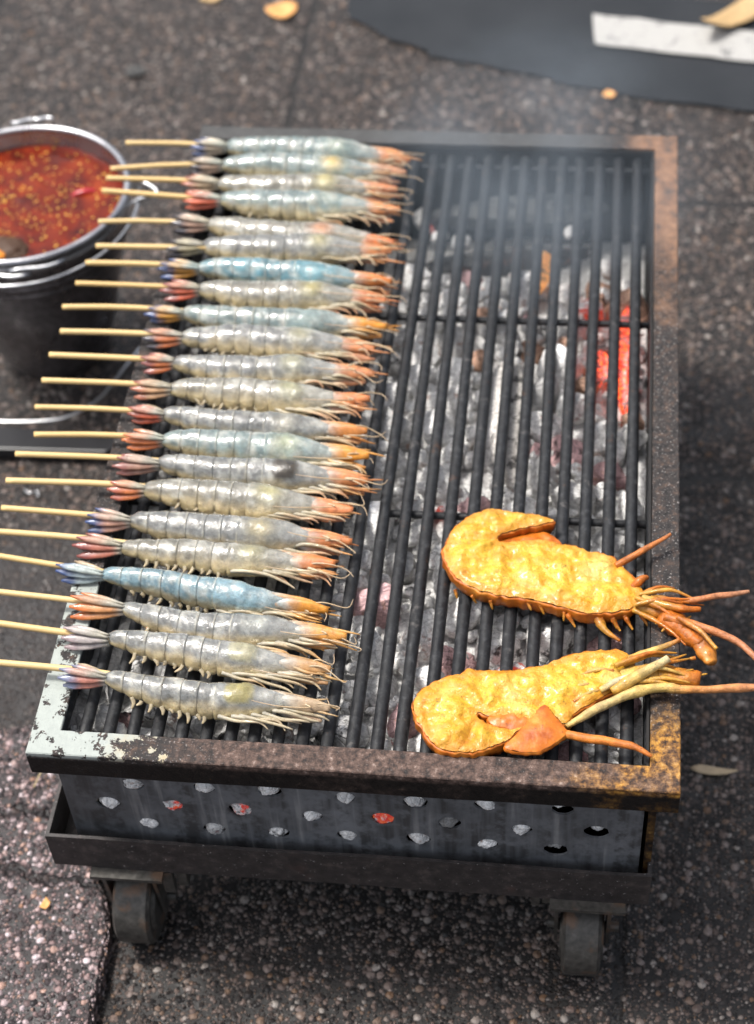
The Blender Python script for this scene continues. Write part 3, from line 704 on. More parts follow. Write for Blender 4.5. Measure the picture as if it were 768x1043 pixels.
def prawn(i):
    sx, sy, ex, ey, jx, jy, tx, ty, tail = PR[i]
    tint, tc, tt, hc, (org, ostr), roll, legk = LOOK[i]
    r = random.Random(40+i)
    J = V((jx, jy, .0085)); T_ = V((tx, ty, .0065)); ax = (T_-J); Ln = ax.length; ax.normalize()
    nrm = V((0, 0, 1)).cross(ax).normalized(); up = ax.cross(nrm)
    rl = R(roll+r.uniform(-10, 10)); D = nrm*math.cos(rl)+V((0, 0, 1))*math.sin(rl); Wd = D.cross(ax)
    if Wd.z < 0: Wd = -Wd
    root = empty('prawn', (jx+ax.x*Ln*.5, jy+ax.y*Ln*.5, -.0095), DESC[i], 'prawn', 'raw prawns on skewers along the grate')
    fat = r.uniform(.96, 1.06)*(1.12 if i < 10 else 1.06 if i < 17 else .90)
    TAB = [(0,.0052,.0046,.0052),(.03,.0085,.0062,.0068),(.10,.0108,.0095,.0082),(.2,.0128,.0128,.0098),(.34,.0142,.0152,.0110),(.47,.0146,.0162,.0116),
           (.53,.0152,.0166,.0122),(.62,.0147,.0152,.0120),(.70,.0122,.0128,.0100),(.77,.0086,.0088,.0074),(.83,.0058,.0060,.0052),(.87,.0036,.0036,.0036),(.895,.0020,.0020,.0020),(.91,.0008,.0008,.0008)]
    def prof(s):
        for a, c in zip(TAB, TAB[1:]):
            if s <= c[0]:
                t_ = (s-a[0])/(c[0]-a[0]); return [a[k]*(1-t_)+c[k]*t_ for k in (1, 2, 3)]
        return TAB[-1][1:]
    bounds = [0, .09, .18, .27, .355, .43, .505]
    bow = r.uniform(.0008, .0100); wig = r.uniform(-.0030, .0030)
    def axis(s): return J+ax*Ln*s - nrm*bow*math.sin(math.pi*min(1, s*1.02))**.9 + nrm*wig*math.sin(2*math.pi*s) + nrm*.0016*nz((s*2, i, 0), 2, 3)
    def ring(s):
        d, v_, w = prof(s); k = 1.0; edge = 0
        for a, c in zip(bounds, bounds[1:]):
            if a <= s < c:
                q = (s-a)/(c-a); k = .958+.045*math.sin(math.pi*min(1, .06+q*.80))+.012*smooth(.8, .97, q); edge = smooth(.45, .86, q)*(1-smooth(.88, .93, q))
        if s >= .505: k = 1.03-.02*smooth(.505, .53, s); edge = max(0, 1-(s-.505)/.012)
        return d*k*fat, v_*k*fat, w*k*fat, edge
    SS = []
    for a, c in zip(bounds, bounds[1:]):
        SS += [a+(c-a)*q for q in (0, .06, .14, .25, .4, .55, .7, .84, .94, .995)]
    SS += [.505+(.91-.505)*q/26 for q in range(27)]
    N = 28; b = MB()
    for s in SS:
        d, v_, w, edge = ring(s); c0 = axis(s)
        q = None
        for a, c in zip(bounds, bounds[1:]):
            if a <= s < c: q = (s-a)/(c-a)
        for k in range(N):
            th = 2*math.pi*k/N; cd, sd = math.cos(th), math.sin(th)
            rad = d if cd > 0 else v_
            if cd < -.25 and q is not None: rad *= 1+(.14*math.sin(math.pi*q)**.7-.08)*smooth(-.25, -.7, cd)
            og0 = math.exp(-((s-.605)/.060)**4)*math.exp(-((cd-.50)/.60)**4) if i in (14, 20, 21) and sd > -.2 else 0
            p = c0+D*cd*rad+Wd*sd*w*(1-.15*max(0, -cd))+(D*cd+Wd*sd)*.0016*og0
            p += (D*cd+Wd*sd)*(.0006*nz(p, 170, i)+.0011*nz(p, 75, i))
            if p.z < -.0092: p.z = -.0092+.12*(p.z+.0092)
            b.v.append(p)
            # colouring of the shell itself
            vn = -cd
            mot = .5+.5*nz(p, 220, i)
            sgm = int(s/.083)
            tn = tuple(x*(.84+.30*nz((sgm*3.3, i*1.7, 1), 1, 2)) for x in tint) if s < .505 else tint
            col = lerp(tuple(x*1.05 for x in tn), tuple(x*.66 for x in tn), mot)
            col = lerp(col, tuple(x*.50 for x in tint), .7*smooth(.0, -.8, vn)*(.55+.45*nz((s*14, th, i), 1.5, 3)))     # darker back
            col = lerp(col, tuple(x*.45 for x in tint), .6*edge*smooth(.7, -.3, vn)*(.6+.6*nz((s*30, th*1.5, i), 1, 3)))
            col = lerp(col, (.62,.61,.54), .55*smooth(.10, .45, nz(p, 105, i+5)))                         # milky veins
            col = lerp(col, (.60,.60,.55), .40*smooth(.15, .5, nz(p, 320, i+8)))
            if q is not None:
                hem = smooth(.0, .5, nz((s*25, th*1.2, i), 1.3, 7)+.25)
                col = lerp(col, (.66,.62,.50), .55*hem*smooth(.88, .97, q))
                col = lerp(col, (.10,.095,.08), .55*(1-smooth(.0, .08, q))*smooth(.9, -.2, vn)*(.4+.6*hem))
            col = lerp(col, (.66,.52,.28), .9*smooth(.10+.45*nz(p, 110, i+9), .75, vn))                    # creamy belly edge
            if q is not None: col = lerp(col, (.14,.11,.07), .65*smooth(.5, .9, vn)*(1-smooth(.0, .16, min(q, 1-q))))
            if s > .505:
                og = math.exp(-((s-.60)/.055)**2)*math.exp(-((cd-.45)/.55)**2)
                if i in (14, 20, 21): og = smooth(.22, .60, og0)*(1 if i == 14 else .75)
                col = lerp(col, org, ostr*og)
                col = lerp(col, (.58,.57,.52), .35*smooth(.66, .74, s))
                col = lerp(col, tuple(x*.8 for x in hc), .7*smooth(.80, .90, s+.07*nz(p, 140, i)))
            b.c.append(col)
    m = len(SS)
    for a in range(m-1):
        for k in range(N): b.f.append([a*N+k, a*N+(k+1) % N, (a+1)*N+(k+1) % N, (a+1)*N+k])
    b.f.append(list(range(N))); b.f.append(list(range((m-1)*N, m*N)))
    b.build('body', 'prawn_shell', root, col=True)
    # rostrum and the flat antenna scales: the orange blades at the front of the head
    def blade(name, s0, off_d, off_w, ln, wd, th, ang, c0, c1, tip=.12):
        b = MB(); st = axis(s0)+D*off_d+Wd*off_w; dr = (ax*math.cos(ang)+D*math.sin(ang)); sd_ = (D-dr*D.dot(dr)).normalized(); ot = dr.cross(sd_)
        nl = 14; nk = 10
        for a in range(nl+1):
            u = a/nl; wv = wd*(.55+.45*smooth(0, .25, u))*(1-(1-tip)*smooth(.55, 1, u)**1.3)
            cc = st+dr*ln*u+sd_*.0006*math.sin(u*3+i)
            for k in range(nk):
                th_ = 2*math.pi*k/nk
                p = cc+sd_*math.cos(th_)*wv+ot*math.sin(th_)*th*(1-.5*u)
                if p.z < -.0092: p.z = -.0092+.1*(p.z+.0092)
                b.v.append(p); b.c.append(lerp(lerp(c0, c1, smooth(.05, .55, u)), tuple(x*.7 for x in c1), .6*smooth(.2, .8, nz(p, 260, i)+.35)))
        for a in range(nl):
            for k in range(nk): b.f.append([a*nk+k, a*nk+(k+1) % nk, (a+1)*nk+(k+1) % nk, (a+1)*nk+k])
        b.f.append(list(range(nk))); b.f.append(list(range(nl*nk, nl*nk+nk)))
        return b.build(name, 'prawn_fin', root, col=True)
    hc = (hc[0]*.95, hc[1]*.82, hc[2]*.6)
    pale = lerp(tint, (.52,.50,.44), .6)
    jl = lambda x: x*r.uniform(.92, 1.08)
    blade('rostrum', .70, .0070, .0012, Ln*.295, .0036, .0024, -.07+r.uniform(-.03, .03), pale, lerp(hc, (.75,.45,.2), .25), .1)
    blade('antenna_scale', .765, .0010, .0036, Ln*jl(.225), .0058, .0030, -.02+r.uniform(-.05, .05), pale, hc, .5)
    blade('antenna_scale', .765, -.0066, .0010, Ln*jl(.205), .0046, .0028, -.09+r.uniform(-.06, .04), pale, lerp(hc, (.5,.3,.2), .25), .3)
    # tail fan
    for k, (od, ow, an, wz, wd, ln, colored) in enumerate(((.0028, .0036, -.10, .08, .0024, .80, 0), (.0005, .0050, -.02, .13, .0028, .95, 0), (-.0018, .0028, .06, .04, .0038, 1.0, 1), (-.0040, -.0004, .16, -.05, .0040, .93, 1), (.0026, -.0005, -.24, .0, .0022, .72, 2))):
        if k == 4 and i % 3: continue
        an += r.uniform(-.06, .06); b = MB(); st = J+D*od+Wd*ow+ax*.002
        dr = (-ax*math.cos(an)-nrm*math.sin(an)+V((0, 0, 1))*wz).normalized(); sd_ = (nrm*.92+V((0,0,1))*.38); sd_ = (sd_-dr*sd_.dot(dr)).normalized(); ot = dr.cross(sd_)
        nl, nk = 14, 10; l_ = (tail+.002)*ln*r.uniform(.95, 1.05)
        for a in range(nl+1):
            u = a/nl; wv = wd*(.42+.58*smooth(0, .45, u))*(1-.72*smooth(.70, 1, u)**1.5)
            cc = st+dr*l_*u+ot*(-.0012*math.sin(math.pi*u))
            for q in range(nk):
                th_ = 2*math.pi*q/nk; p = cc+sd_*math.cos(th_)*wv+ot*math.sin(th_)*(.0019*(1-.6*u)+.0003)
                b.v.append(p)
                base = lerp(tint, (.52,.46,.34), .55)
                if colored == 1: c = lerp(base, tuple(x*.9 for x in tc), smooth(.02, .24, u)); c = lerp(c, tt, smooth(.50, .80, u+.10*nz(p, 200, i)))
                elif colored == 0: c = lerp(base, lerp(tc, base, .45), smooth(.2, .6, u)); c = lerp(c, tt, smooth(.66, .95, u))
                else: c = lerp((.52,.42,.28), (.40,.30,.20), u)
                b.c.append(lerp(c, tuple(x*.6 for x in c), .5*smooth(.1, .5, nz((u*3, q, i), 3, k))))
        for a in range(nl):
            for q in range(nk): b.f.append([a*nk+q, a*nk+(q+1) % nk, (a+1)*nk+(q+1) % nk, (a+1)*nk+q])
        b.f.append(list(range(nk))); b.f.append(list(range(nl*nk, nl*nk+nk)))
        b.build('tail_lobe', 'prawn_fin', root, col=True)
    # swimmerets along the belly
    for k, s in enumerate((.135, .18, .225, .27, .31, .35, .39, .43, .465)):
        v_ = prof(s)[1]; st = axis(s)-D*v_*.80+Wd*.004
        ln = r.uniform(.0035, .0085)*(1.9 if i >= 20 and k in (0, 5) else 1)
        d1 = (-D*.55-nrm*.25-ax*r.uniform(-.6, .75)-V((0, 0, 1))*.15).normalized()
        pts = [st, st+d1*ln*.5+ax*.001, st+d1*ln+(-ax*r.uniform(-.2, .4))*ln*.4]
        for p in pts: p.z = max(p.z, -.0085)
        MB().tube(pts, [.0020, .0017, .0006], 6, [(.42,.36,.24), (.54,.44,.28), (.60,.46,.28)], flat=.5, smooth=4).build('swimmeret', 'prawn_leg', root, col=True)
    # walking legs folded forward along the carapace
    for k in range(7):
        s = .525+.046*k+r.uniform(-.012, .012); v_ = prof(s)[1]; w = prof(s)[2]; st = axis(s)-D*v_*.72+Wd*w*.45
        fw = Ln*(.14+.035*r.random())*legk*(.8 if k > 4 else 1.05)
        out_ = r.uniform(.0005, .0085)*(1 if k % 2 else 1.3)
        k1 = st+ax*fw*.45-nrm*out_*.55+V((0, 0, 1))*r.uniform(-.001, .004)
        k2 = st+ax*fw*r.uniform(.85, 1.05)-nrm*out_*r.uniform(.5, 1.0)+V((0, 0, 1))*r.uniform(-.002, .003)
        k3 = k2+ax*fw*.22-nrm*r.uniform(-.002, .007)-V((0, 0, 1))*.003
        pts = [st, k1, k2, k3]
        for p in pts: p.z = max(p.z, -.0088)
        c_end = lerp(CREAM, hc, r.uniform(.15, .75))
        MB().tube(pts, [.0019, .0015, .0012, .0005], 6, [(.48,.45,.37), lerp(CREAM, (.44,.36,.22), r.random()), c_end, c_end], smooth=5).build('leg', 'prawn_leg', root, col=True)
    # short orange feelers that make the front of the head ragged
    for k in range(5):
        st = axis(.80+.02*k)+D*r.uniform(-.007, .004)+Wd*r.uniform(.0, .005)
        e = st+ax*Ln*r.uniform(.10, .20)+nrm*r.uniform(-.009, .004)+V((0, 0, r.uniform(-.004, .003)))
        pts = [st, (st+e)/2+nrm*r.uniform(-.0025, .002), e]
        for p in pts: p.z = max(p.z, -.0085)
        cc = lerp(hc, (.74,.46,.18), r.uniform(0, .6))
        MB().tube(pts, [.0017, .0013, .0004], 6, [lerp(CREAM, cc, .4), cc, tuple(x*.8 for x in cc)], smooth=4).build('feeler', 'prawn_leg', root, col=True)
    # antennae
    for k in range(3):
        st = axis(.86)+D*r.uniform(-.004, .003)+Wd*.004
        if k < 2:
            e = st+ax*r.uniform(.022, .040)+nrm*r.uniform(-.012, .010); md = (st+e)/2+V((0, 0, r.uniform(.001, .005)))+nrm*r.uniform(-.004, .004)
            pts = [st, md, e, e+ax*r.uniform(-.004, .010)+nrm*r.uniform(-.012, .012)]
        else:
            a = st+ax*.010-nrm*.006+V((0, 0, .003)); c = st-ax*r.uniform(.02, .045)-nrm*r.uniform(.006, .013)+V((0, 0, r.uniform(.004, .009)))
            pts = [st, a, (a+c)/2-nrm*.005+V((0, 0, .004)), c]
        for p in pts: p.z = max(p.z, -.008)
        MB().tube(pts, [.0008, .0006, .0005, .0003], 5, [CREAM, (.66,.47,.28), (.62,.44,.27), (.5,.36,.24)], smooth=6).build('antenna', 'prawn_leg', root, col=True)
    # the skewer
    s0 = V((sx, sy, .0135)); s1 = V((ex, ey, .0115)); d = (s1-s0).normalized(); e2 = J+ax*Ln*.45+V((0, 0, .0005))
    if abs(ex-jx) < .012: s1 = s1-d*.012
    lb = 'bamboo skewer through the '
    lab = lb+('%s prawn counted from the far bar of the frame' % ORD[i] if i < 11 else '%s prawn from the mint painted corner' % ORD[21-i])
    rr = .0027*r.uniform(.94, 1.06)
    o = MB().tube([s0, s0+d*.0004, s1, e2], [rr*.92, rr, rr, rr*.7], 9, smooth=3).build('bamboo_skewer', 'bamboo')
    tag(o, lab, 'skewer', 'bamboo skewers of the prawns')
for i in range(22): prawn(i)

# ------------------------------------------------------------------ lobster halves
MEAT_A = [(0.4701,0.1870),(0.4621,0.2000),(0.4532,0.2120),(0.4434,0.2219),(0.4256,0.2272),(0.4092,0.2326),(0.4002,0.2342),(0.3863,0.2366),(0.3685,0.2344),(0.3564,0.2325),(0.3497,0.2343),(0.3494,0.2386),(0.3573,0.2446),(0.3718,0.2499),(0.3879,0.2553),(0.3951,0.2590),(0.3876,0.2630),(0.3751,0.2655),(0.3585,0.2667),(0.3417,0.2691),(0.3296,0.2639),(0.3195,0.2543),(0.3120,0.2439),(0.3074,0.2305),(0.3059,0.2185),(0.3092,0.2080),(0.3149,0.1967),(0.3246,0.1869),(0.3371,0.1804),(0.3517,0.1762),(0.3678,0.1741),(0.3877,0.1714),(0.4077,0.1665),(0.4259,0.1617),(0.4430,0.1638),(0.4594,0.1679),(0.4687,0.1767)]
MEAT_B = [(0.2951,0.0624),(0.2994,0.0740),(0.3078,0.0831),(0.3187,0.0905),(0.3299,0.0951),(0.3343,0.0983),(0.3404,0.0987),(0.3528,0.0986),(0.3681,0.0997),(0.3832,0.1036),(0.3983,0.1094),(0.4133,0.1182),(0.4285,0.1232),(0.4500,0.1256),(0.4593,0.1223),(0.4640,0.1120),(0.4603,0.1003),(0.4492,0.0863),(0.4329,0.0749),(0.4212,0.0648),(0.4134,0.0541),(0.4038,0.0516),(0.3935,0.0472),(0.3823,0.0473),(0.3646,0.0552),(0.3525,0.0562),(0.3462,0.0595),(0.3450,0.0557),(0.3514,0.0497),(0.3599,0.0457),(0.3712,0.0447),(0.3801,0.0472),(0.3745,0.0404),(0.3682,0.0327),(0.3567,0.0265),(0.3414,0.0218),(0.3220,0.0222),(0.3126,0.0278),(0.3057,0.0382),(0.2986,0.0496)]
FLAP_B = [(0.3956,0.0649),(0.4027,0.0571),(0.4136,0.0442),(0.4123,0.0387),(0.4009,0.0289),(0.3894,0.0236),(0.3686,0.0257),(0.3754,0.0370),(0.3865,0.0523)]
ORANGE_B = [(0.3534,0.0546),(0.3643,0.0610),(0.3814,0.0640),(0.3927,0.0648),(0.3953,0.0576),(0.3920,0.0473),(0.3803,0.0437),(0.3674,0.0456),(0.3583,0.0477)]
HEAD_A = [(0.4647,0.1766),(0.4740,0.1834),(0.4834,0.1840),(0.4990,0.1657),(0.5144,0.1547),(0.5249,0.1406),(0.5316,0.1294),(0.5268,0.1175),(0.5214,0.1104),(0.5133,0.1204),(0.4974,0.1358),(0.4866,0.1469),(0.4742,0.1571),(0.4664,0.1666)]
END_B = [(0.4595,0.0995),(0.4746,0.1072),(0.4912,0.1151),(0.5079,0.1124),(0.5176,0.1045),(0.5167,0.0968),(0.4972,0.0946),(0.4710,0.0899),(0.4597,0.0872)]
def area(p): return sum(p[i-1][0]*p[i][1]-p[i][0]*p[i-1][1] for i in range(len(p)))/2
def dense(pts, step=.0018, jag=.0, seed=0):
    if area(pts) < 0: pts = pts[::-1]
    n = len(pts); out = []
    for i in range(n):
        p0, p1, p2, p3 = (V(pts[(i+k) % n]) for k in (-1, 0, 1, 2)); k = max(1, int((p2-p1).length/step))
        for j in range(k):
            t_ = j/k; q = .5*((2*p1)+(p2-p0)*t_+(2*p0-5*p1+4*p2-p3)*t_*t_+(3*p1-p0-3*p2+p3)*t_**3)
            out.append(q)
    res = []
    for i, q in enumerate(out):
        d = (out[(i+1) % len(out)]-out[i-1]).normalized(); nn = V((d.y, -d.x))
        res.append(q+nn*jag*(nz((q.x, q.y, 0), 160, seed)+.6*nz((q.x, q.y, 0), 420, seed)))
    return res
def dist_edge(p, loop):
    return min((p-q).length for q in loop)
def slab_piece(name, pts, z, mat, parent, height, jag=.0006, bump=.0016, seed=0, dome=.004, shell=None, tilt=None, label=None, cell=.0019, ridge=None):
    loop = dense(pts, .0018, jag, seed)
    xs = [q.x for q in loop]; ys = [q.y for q in loop]
    inner = []
    r = random.Random(seed); y = min(ys)
    while y < max(ys):
        x = min(xs)
        while x < max(xs):
            q = V((x+r.uniform(-.3, .3)*cell, y+r.uniform(-.3, .3)*cell))
            c = False
            for i in range(len(loop)):
                a, b_ = loop[i-1], loop[i]
                if (a.y > q.y) != (b_.y > q.y) and q.x < (b_.x-a.x)*(q.y-a.y)/(b_.y-a.y)+a.x: c = not c
            if c and dist_edge(q, loop) > cell*.6: inner.append(q)
            x += cell
        y += cell
    n = len(loop)
    res = delaunay_2d_cdt(loop+inner, [(i, (i+1) % n) for i in range(n)], [], 1, 1e-7)
    v2, f2 = res[0], res[2]
    def tz(p): return (tilt(p) if tilt else 0)
    b = MB()
    for p in v2:
        de = dist_edge(p, loop)
        h = dome*(1-math.exp(-de/.006))+(ridge(p, de) if ridge else 0)+bump*smooth(0, .004, de)*(nz((p.x, p.y, 0), 75, seed)+.55*nz((p.x, p.y, 0), 190, seed)+.3*nz((p.x, p.y, 0), 420, seed))
        b.v.append(V((p.x, p.y, z+h+tz(p)))); b.c.append((smooth(0, .011, de+.004*nz((p.x, p.y, 0), 90, seed+2)), nz((p.x*1.0, p.y*1.0, 0), 38, seed+6)*.5+.5, nz((p.x*.5, p.y*2.2, 0), 95, seed+4)*.5+.5))
    b.f = [list(f) for f in f2]
    top = None
    # outer rim and underside
    def rim(mb, rows):
        o = len(mb.v)
        for off, zz in rows:
            for i in range(n):
                d = (loop[(i+1) % n]-loop[i-1]).normalized(); nn = V((d.y, -d.x)); q = loop[i]+nn*off
                wob_ = .0014*nz((q.x, q.y, zz), 130, seed)+.0009*nz((q.x, q.y, zz), 380, seed)
                mb.v.append(V((q.x+nn.x*wob_, q.y+nn.y*wob_, max(zz+(tz(loop[i]) if zz > -.008 else 0), -.0094)))); mb.c.append((1,1,1))
        for a in range(len(rows)-1):
            for i in range(n):
                mb.f.append([o+a*n+i, o+a*n+(i+1) % n, o+(a+1)*n+(i+1) % n, o+(a+1)*n+i])
    zb = z-height
    if shell:
        rim(b, [(.0006, z-.0006), (.0002, z-.0022), (-.0012, z-.004)])
        o = b.build(name, mat, parent, label=label, col=True)
        sb = MB(); rim(sb, [(-.0012, z-.0020), (.0008, z-.0007), (.0014, z-.0024), (.0012, z-height*.45), (.0008, z-height*.70), (-.0010, zb), (-.004, zb)])
        sb.build('shell', shell, parent)
    else:
        rim(b, [(0, z-.0003), (.0012, z-height*.35), (.0008, z-height*.75), (-.001, zb), (-.003, zb)])
        o = b.build(name, mat, parent, label=label)
    return o
def limb(name, parent, pts, z, rad, cols, n=9, lumpy=.12, seed=0):
    P = [V((x, y, zz)) for (x, y), zz in zip(pts, z)]
    P, rr, cc = curve(P, [q*.78 for q in rad], cols, 8)
    rr = [q*(1+lumpy*nz((k*.35, seed, 0), 1, seed)+.22*math.exp(-((k % 11-5)/1.3)**2)*(name != 'antenna')) for k, q in enumerate(rr)]
    for p, q in zip(P, rr): p.z = p.z if p.x > .479 else max(p.z, -.0094+q*.6)
    P = [p+V((0, .0008*nz(p, 60, seed), .0008*nz(p, 60, seed+2))) for p in P]
    return MB().tube(P, rr, n, cc).build(name, 'lobster_limb', parent, col=True)
LO, LY, LP, LD = (.50,.135,.010), (.58,.29,.035), (.64,.44,.13), (.32,.075,.008)
la = empty('lobster_half', (.385, .215, -.0095), 'roasted lobster half with a hooked tail end and a jointed orange claw', 'lobster', 'roasted lobster halves on the grate')
def ridge_a(p, de):      # muscle bands across the curled tail, lumpy head end
    a = math.atan2(p.y-.236, p.x-.352)
    return smooth(0, .008, de)*(.0016*math.sin(a*7+2*nz((p.x, p.y, 0), 40, 1))*smooth(.40, .36, p.x)+.0020*nz((p.x, p.y, 0), 120, 8)*smooth(.38, .42, p.x)-.002*smooth(.445, .47, p.x))
def ridge_b(p, de):
    a = math.atan2(p.y-.058, p.x-.350)
    return smooth(0, .008, de)*(.0016*math.sin(a*7+2*nz((p.x, p.y, 0), 40, 4))*smooth(.40, .35, p.x)+.0028*nz((p.x*.6, p.y*1.4, 0), 120, 9)*smooth(.39, .43, p.x))
slab_piece('meat', MEAT_A, .006, 'lobster_meat', la, .0154, seed=3, shell='lobster_shell', dome=.0035, jag=.0014, bump=.0034, ridge=ridge_a)
NOTCH_A = [(.3500,.2365),(.3580,.2425),(.3720,.2478),(.3860,.2520),(.3950,.2480),(.4020,.2405),(.4010,.2335),(.3860,.2345),(.3690,.2322),(.3570,.2318)]
slab_piece('inner_shell', NOTCH_A, -.001, 'lobster_shell', la, .006, seed=5, dome=.002, bump=.0022)
# claw: three orange lumpy joints
cb = MB()
def chunk(mb, a, c, r0, r1, seed, ridge=.2, cols=(LO, LO)):
    a, c = V(a), V(c); m = 12; pts = [a.lerp(c, k/m) for k in range(m+1)]
    rr = [(r0+(r1-r0)*k/m)*(1-.22*abs(k/m*2-1)**6)*(1+ridge*nz((k*.5, seed, 1), 1, seed)) for k in range(m+1)]
    cc = [lerp(cols[0], cols[1], k/m) for k in range(m+1)]
    o = len(mb.v); mb.tube(pts, rr, 14, cc, flat=.75)
    for i in range(o, len(mb.v)):
        p = mb.v[i]; mb.v[i] = p+V((nz(p, 120, seed), nz(p, 120, seed+1), nz(p, 120, seed+2)))*.0014
chunk(cb, (.4655,.1735,.0035), (.4900,.1700,.004), .0085, .0095, 1, cols=(LY, LO))
chunk(cb, (.4860,.1640,.0055), (.5050,.1480,.006), .0105, .0100, 2)
chunk(cb, (.5030,.1500,.0065), (.5170,.1350,.007), .0098, .0082, 3)
chunk(cb, (.5160,.1370,.0065), (.5235,.1170,.006), .0082, .0052, 4, cols=(LO, (.66,.26,.04)))
cb.build('claw', 'lobster_limb', la, col=True)
limb('antenna', la, [(.4473,.2120),(.4694,.2250),(.4917,.2414)], [.006,.012,.016], [.0036,.0034,.0016], [LO, (.56,.18,.04), (.5,.17,.05)], seed=1)
limb('antenna', la, [(.4790,.1735),(.5048,.1734),(.5320,.1802),(.5538,.1857)], [.010,.013,.014,.014], [.0032,.0034,.0034,.0020], [LO, (.58,.20,.06), (.55,.22,.10), (.5,.24,.13)], seed=2)
limb('antenna', la, [(.4870,.1570),(.5161,.1471),(.5335,.1405),(.5463,.1335),(.5573,.1227),(.566,.115)], [.012,.014,.013,.012,.010,.007], [.0046,.0042,.0040,.0036,.0034,.002], [LO, (.60,.22,.07), (.58,.22,.09), (.55,.22,.1), (.5,.2,.09), (.45,.2,.1)], seed=3)
limb('leg', la, [(.4619,.1916),(.4690,.1962),(.4737,.1986)], [.005,.010,.009], [.0042,.0042,.0018], [LO, LO, (.5,.14,.02)], seed=4)
limb('leg', la, [(.4700,.1760),(.4816,.1690),(.5009,.1625),(.5150,.1650)], [.010,.014,.016,.014], [.0040,.0044,.0036,.0026], [LP, LY, LO, LO], seed=5)
limb('leg', la, [(.4969,.1540),(.5136,.1405),(.5269,.1240)], [.016,.018,.016], [.0030,.0026,.0018], [LO, (.62,.26,.06), LY], seed=6)
limb('leg', la, [(.4339,.1640),(.4400,.1530),(.4530,.1425)], [-.002,-.003,-.004], [.0052,.0036,.0012], [LO, LY, LO], seed=7)
for k, (x, y) in enumerate(((.410,.1645),(.446,.1630),(.456,.1655),(.468,.1700))):
    limb('leg', la, [(x, y), (x+.003, y-.004), (x+.007, y-.009)], [.0, -.003, -.006], [.0028,.0022,.0009], [LO, LO, LY], seed=10+k)
for k in (0, 2, 3, 7, 8, 11, 14, 15):
    x = .318+.0085*k+.004*math.sin(k*2.7); y = .1735-.012*smooth(.37, .43, x)+.010*smooth(.345, .315, x)
    limb('spine', la, [(x, y), (x+.002+.002*math.sin(k), y-.004-.0015*math.cos(k*1.7))], [.001, -.004+.002*math.sin(k*2)], [.0022, .0008], [LO, LY], seed=60+k, n=6)
for k, (x, y, dx, dy) in enumerate(((.489,.150,-.004,-.005),(.500,.138,-.005,-.004),(.511,.121,-.006,-.002),(.503,.158,.005,.004),(.519,.141,.005,.003),(.484,.157,-.004,-.005),(.522,.124,.005,.001))):
    limb('spine', la, [(x, y), (x+dx, y+dy)], [.007, .008], [.0026, .0007], [LO, LY], seed=80+k, n=6)
br = random.Random(77)
for k in range(11):        # bunch of thin broken legs at the head
    x0, y0 = .462+br.uniform(0, .02), .180-br.uniform(0, .014); a = br.uniform(-.75, .25); l_ = br.uniform(.024, .058); z0 = br.uniform(.002, .012)
    m_ = (x0+l_*.5*math.cos(a)+br.uniform(-.003, .003), y0+l_*.5*math.sin(a)+br.uniform(-.004, .004)); a2 = a+br.uniform(-.5, .3)
    limb('leg', la, [(x0, y0), m_, (m_[0]+l_*.5*math.cos(a2), m_[1]+l_*.5*math.sin(a2))], [z0, z0+br.uniform(.002, .006), z0+br.uniform(-.004, .004)], [br.uniform(.0022, .0034), .0022, .0006], [LY, br.choice((LO, LY, LD)), LO], seed=100+k, n=7)
lb_ = empty('lobster_half', (.39, .075, -.0095), 'roasted lobster half with an orange tail flap and long pale legs', 'lobster', 'roasted lobster halves on the grate')
slab_piece('meat', MEAT_B, .006, 'lobster_meat', lb_, .0154, seed=8, shell='lobster_shell', dome=.0035, jag=.0014, bump=.0034, ridge=ridge_b)
o = slab_piece('inner_shell', ORANGE_B, .0052, 'lobster_shell', lb_, .007, seed=12, dome=.0042, bump=.0026)
o = slab_piece('tail_flap', FLAP_B, .0065, 'lobster_shell', lb_, .005, seed=14, dome=.003, bump=.0007, tilt=lambda p: .11*(p.y-.03)+.0015)
limb('antenna', lb_, [(.4085,.0430),(.4309,.0392),(.4605,.0351),(.4781,.0266)], [.006,.007,.008,.006], [.0044,.0046,.0040,.0016], [(.70,.24,.04), (.70,.22,.03), (.66,.20,.035), (.55,.17,.03)], seed=20)
limb('leg', lb_, [(.4134,.0500),(.4404,.0690),(.4663,.0815),(.4865,.0866),(.5074,.0857),(.5550,.0919),(.5788,.0945)], [.006,.009,.012,.013,.013,.013,.012], [.0024,.0048,.0054,.0048,.0040,.0036,.0028], [LP, (.62,.46,.20), LP, LP, (.62,.26,.07), (.58,.24,.10), (.5,.24,.12)], seed=21, lumpy=.18)
limb('leg', lb_, [(.4470,.0820),(.4667,.0940),(.4892,.1088)], [.010,.016,.020], [.0044,.0058,.0036], [LY, LP, (.66,.54,.30)], seed=22)
limb('leg', lb_, [(.4590,.1131),(.4779,.1202),(.4984,.1293)], [.011,.015,.018], [.0044,.0036,.0020], [LY, LP, LO], seed=23)
limb('leg', lb_, [(.438,.0830),(.455,.0925),(.468,.0960)], [.010,.013,.014], [.0030,.0034,.0026], [LP, (.70,.62,.42), LP], seed=24)
cb = MB()
chunk(cb, (.456,.0960,.004), (.482,.1040,.006), .0125, .0120, 11, .15, (LP, LY))
chunk(cb, (.480,.1040,.006), (.515,.1010,.006), .0110, .0072, 12, .15, (LY, LO))
cb.build('claw', 'lobster_limb', lb_, col=True)
for k, (x0, y0, x1, y1) in enumerate(((.4100,.0800,.4330,.0900),(.4180,.0720,.4420,.0860),(.4220,.0980,.4480,.1040))):
    limb('leg', lb_, [(x0, y0), ((x0+x1)/2, (y0+y1)/2+.002), (x1, y1)], [.0068,.0085,.008], [.0014,.0020,.0014], [LO, LP, LD], seed=30+k)

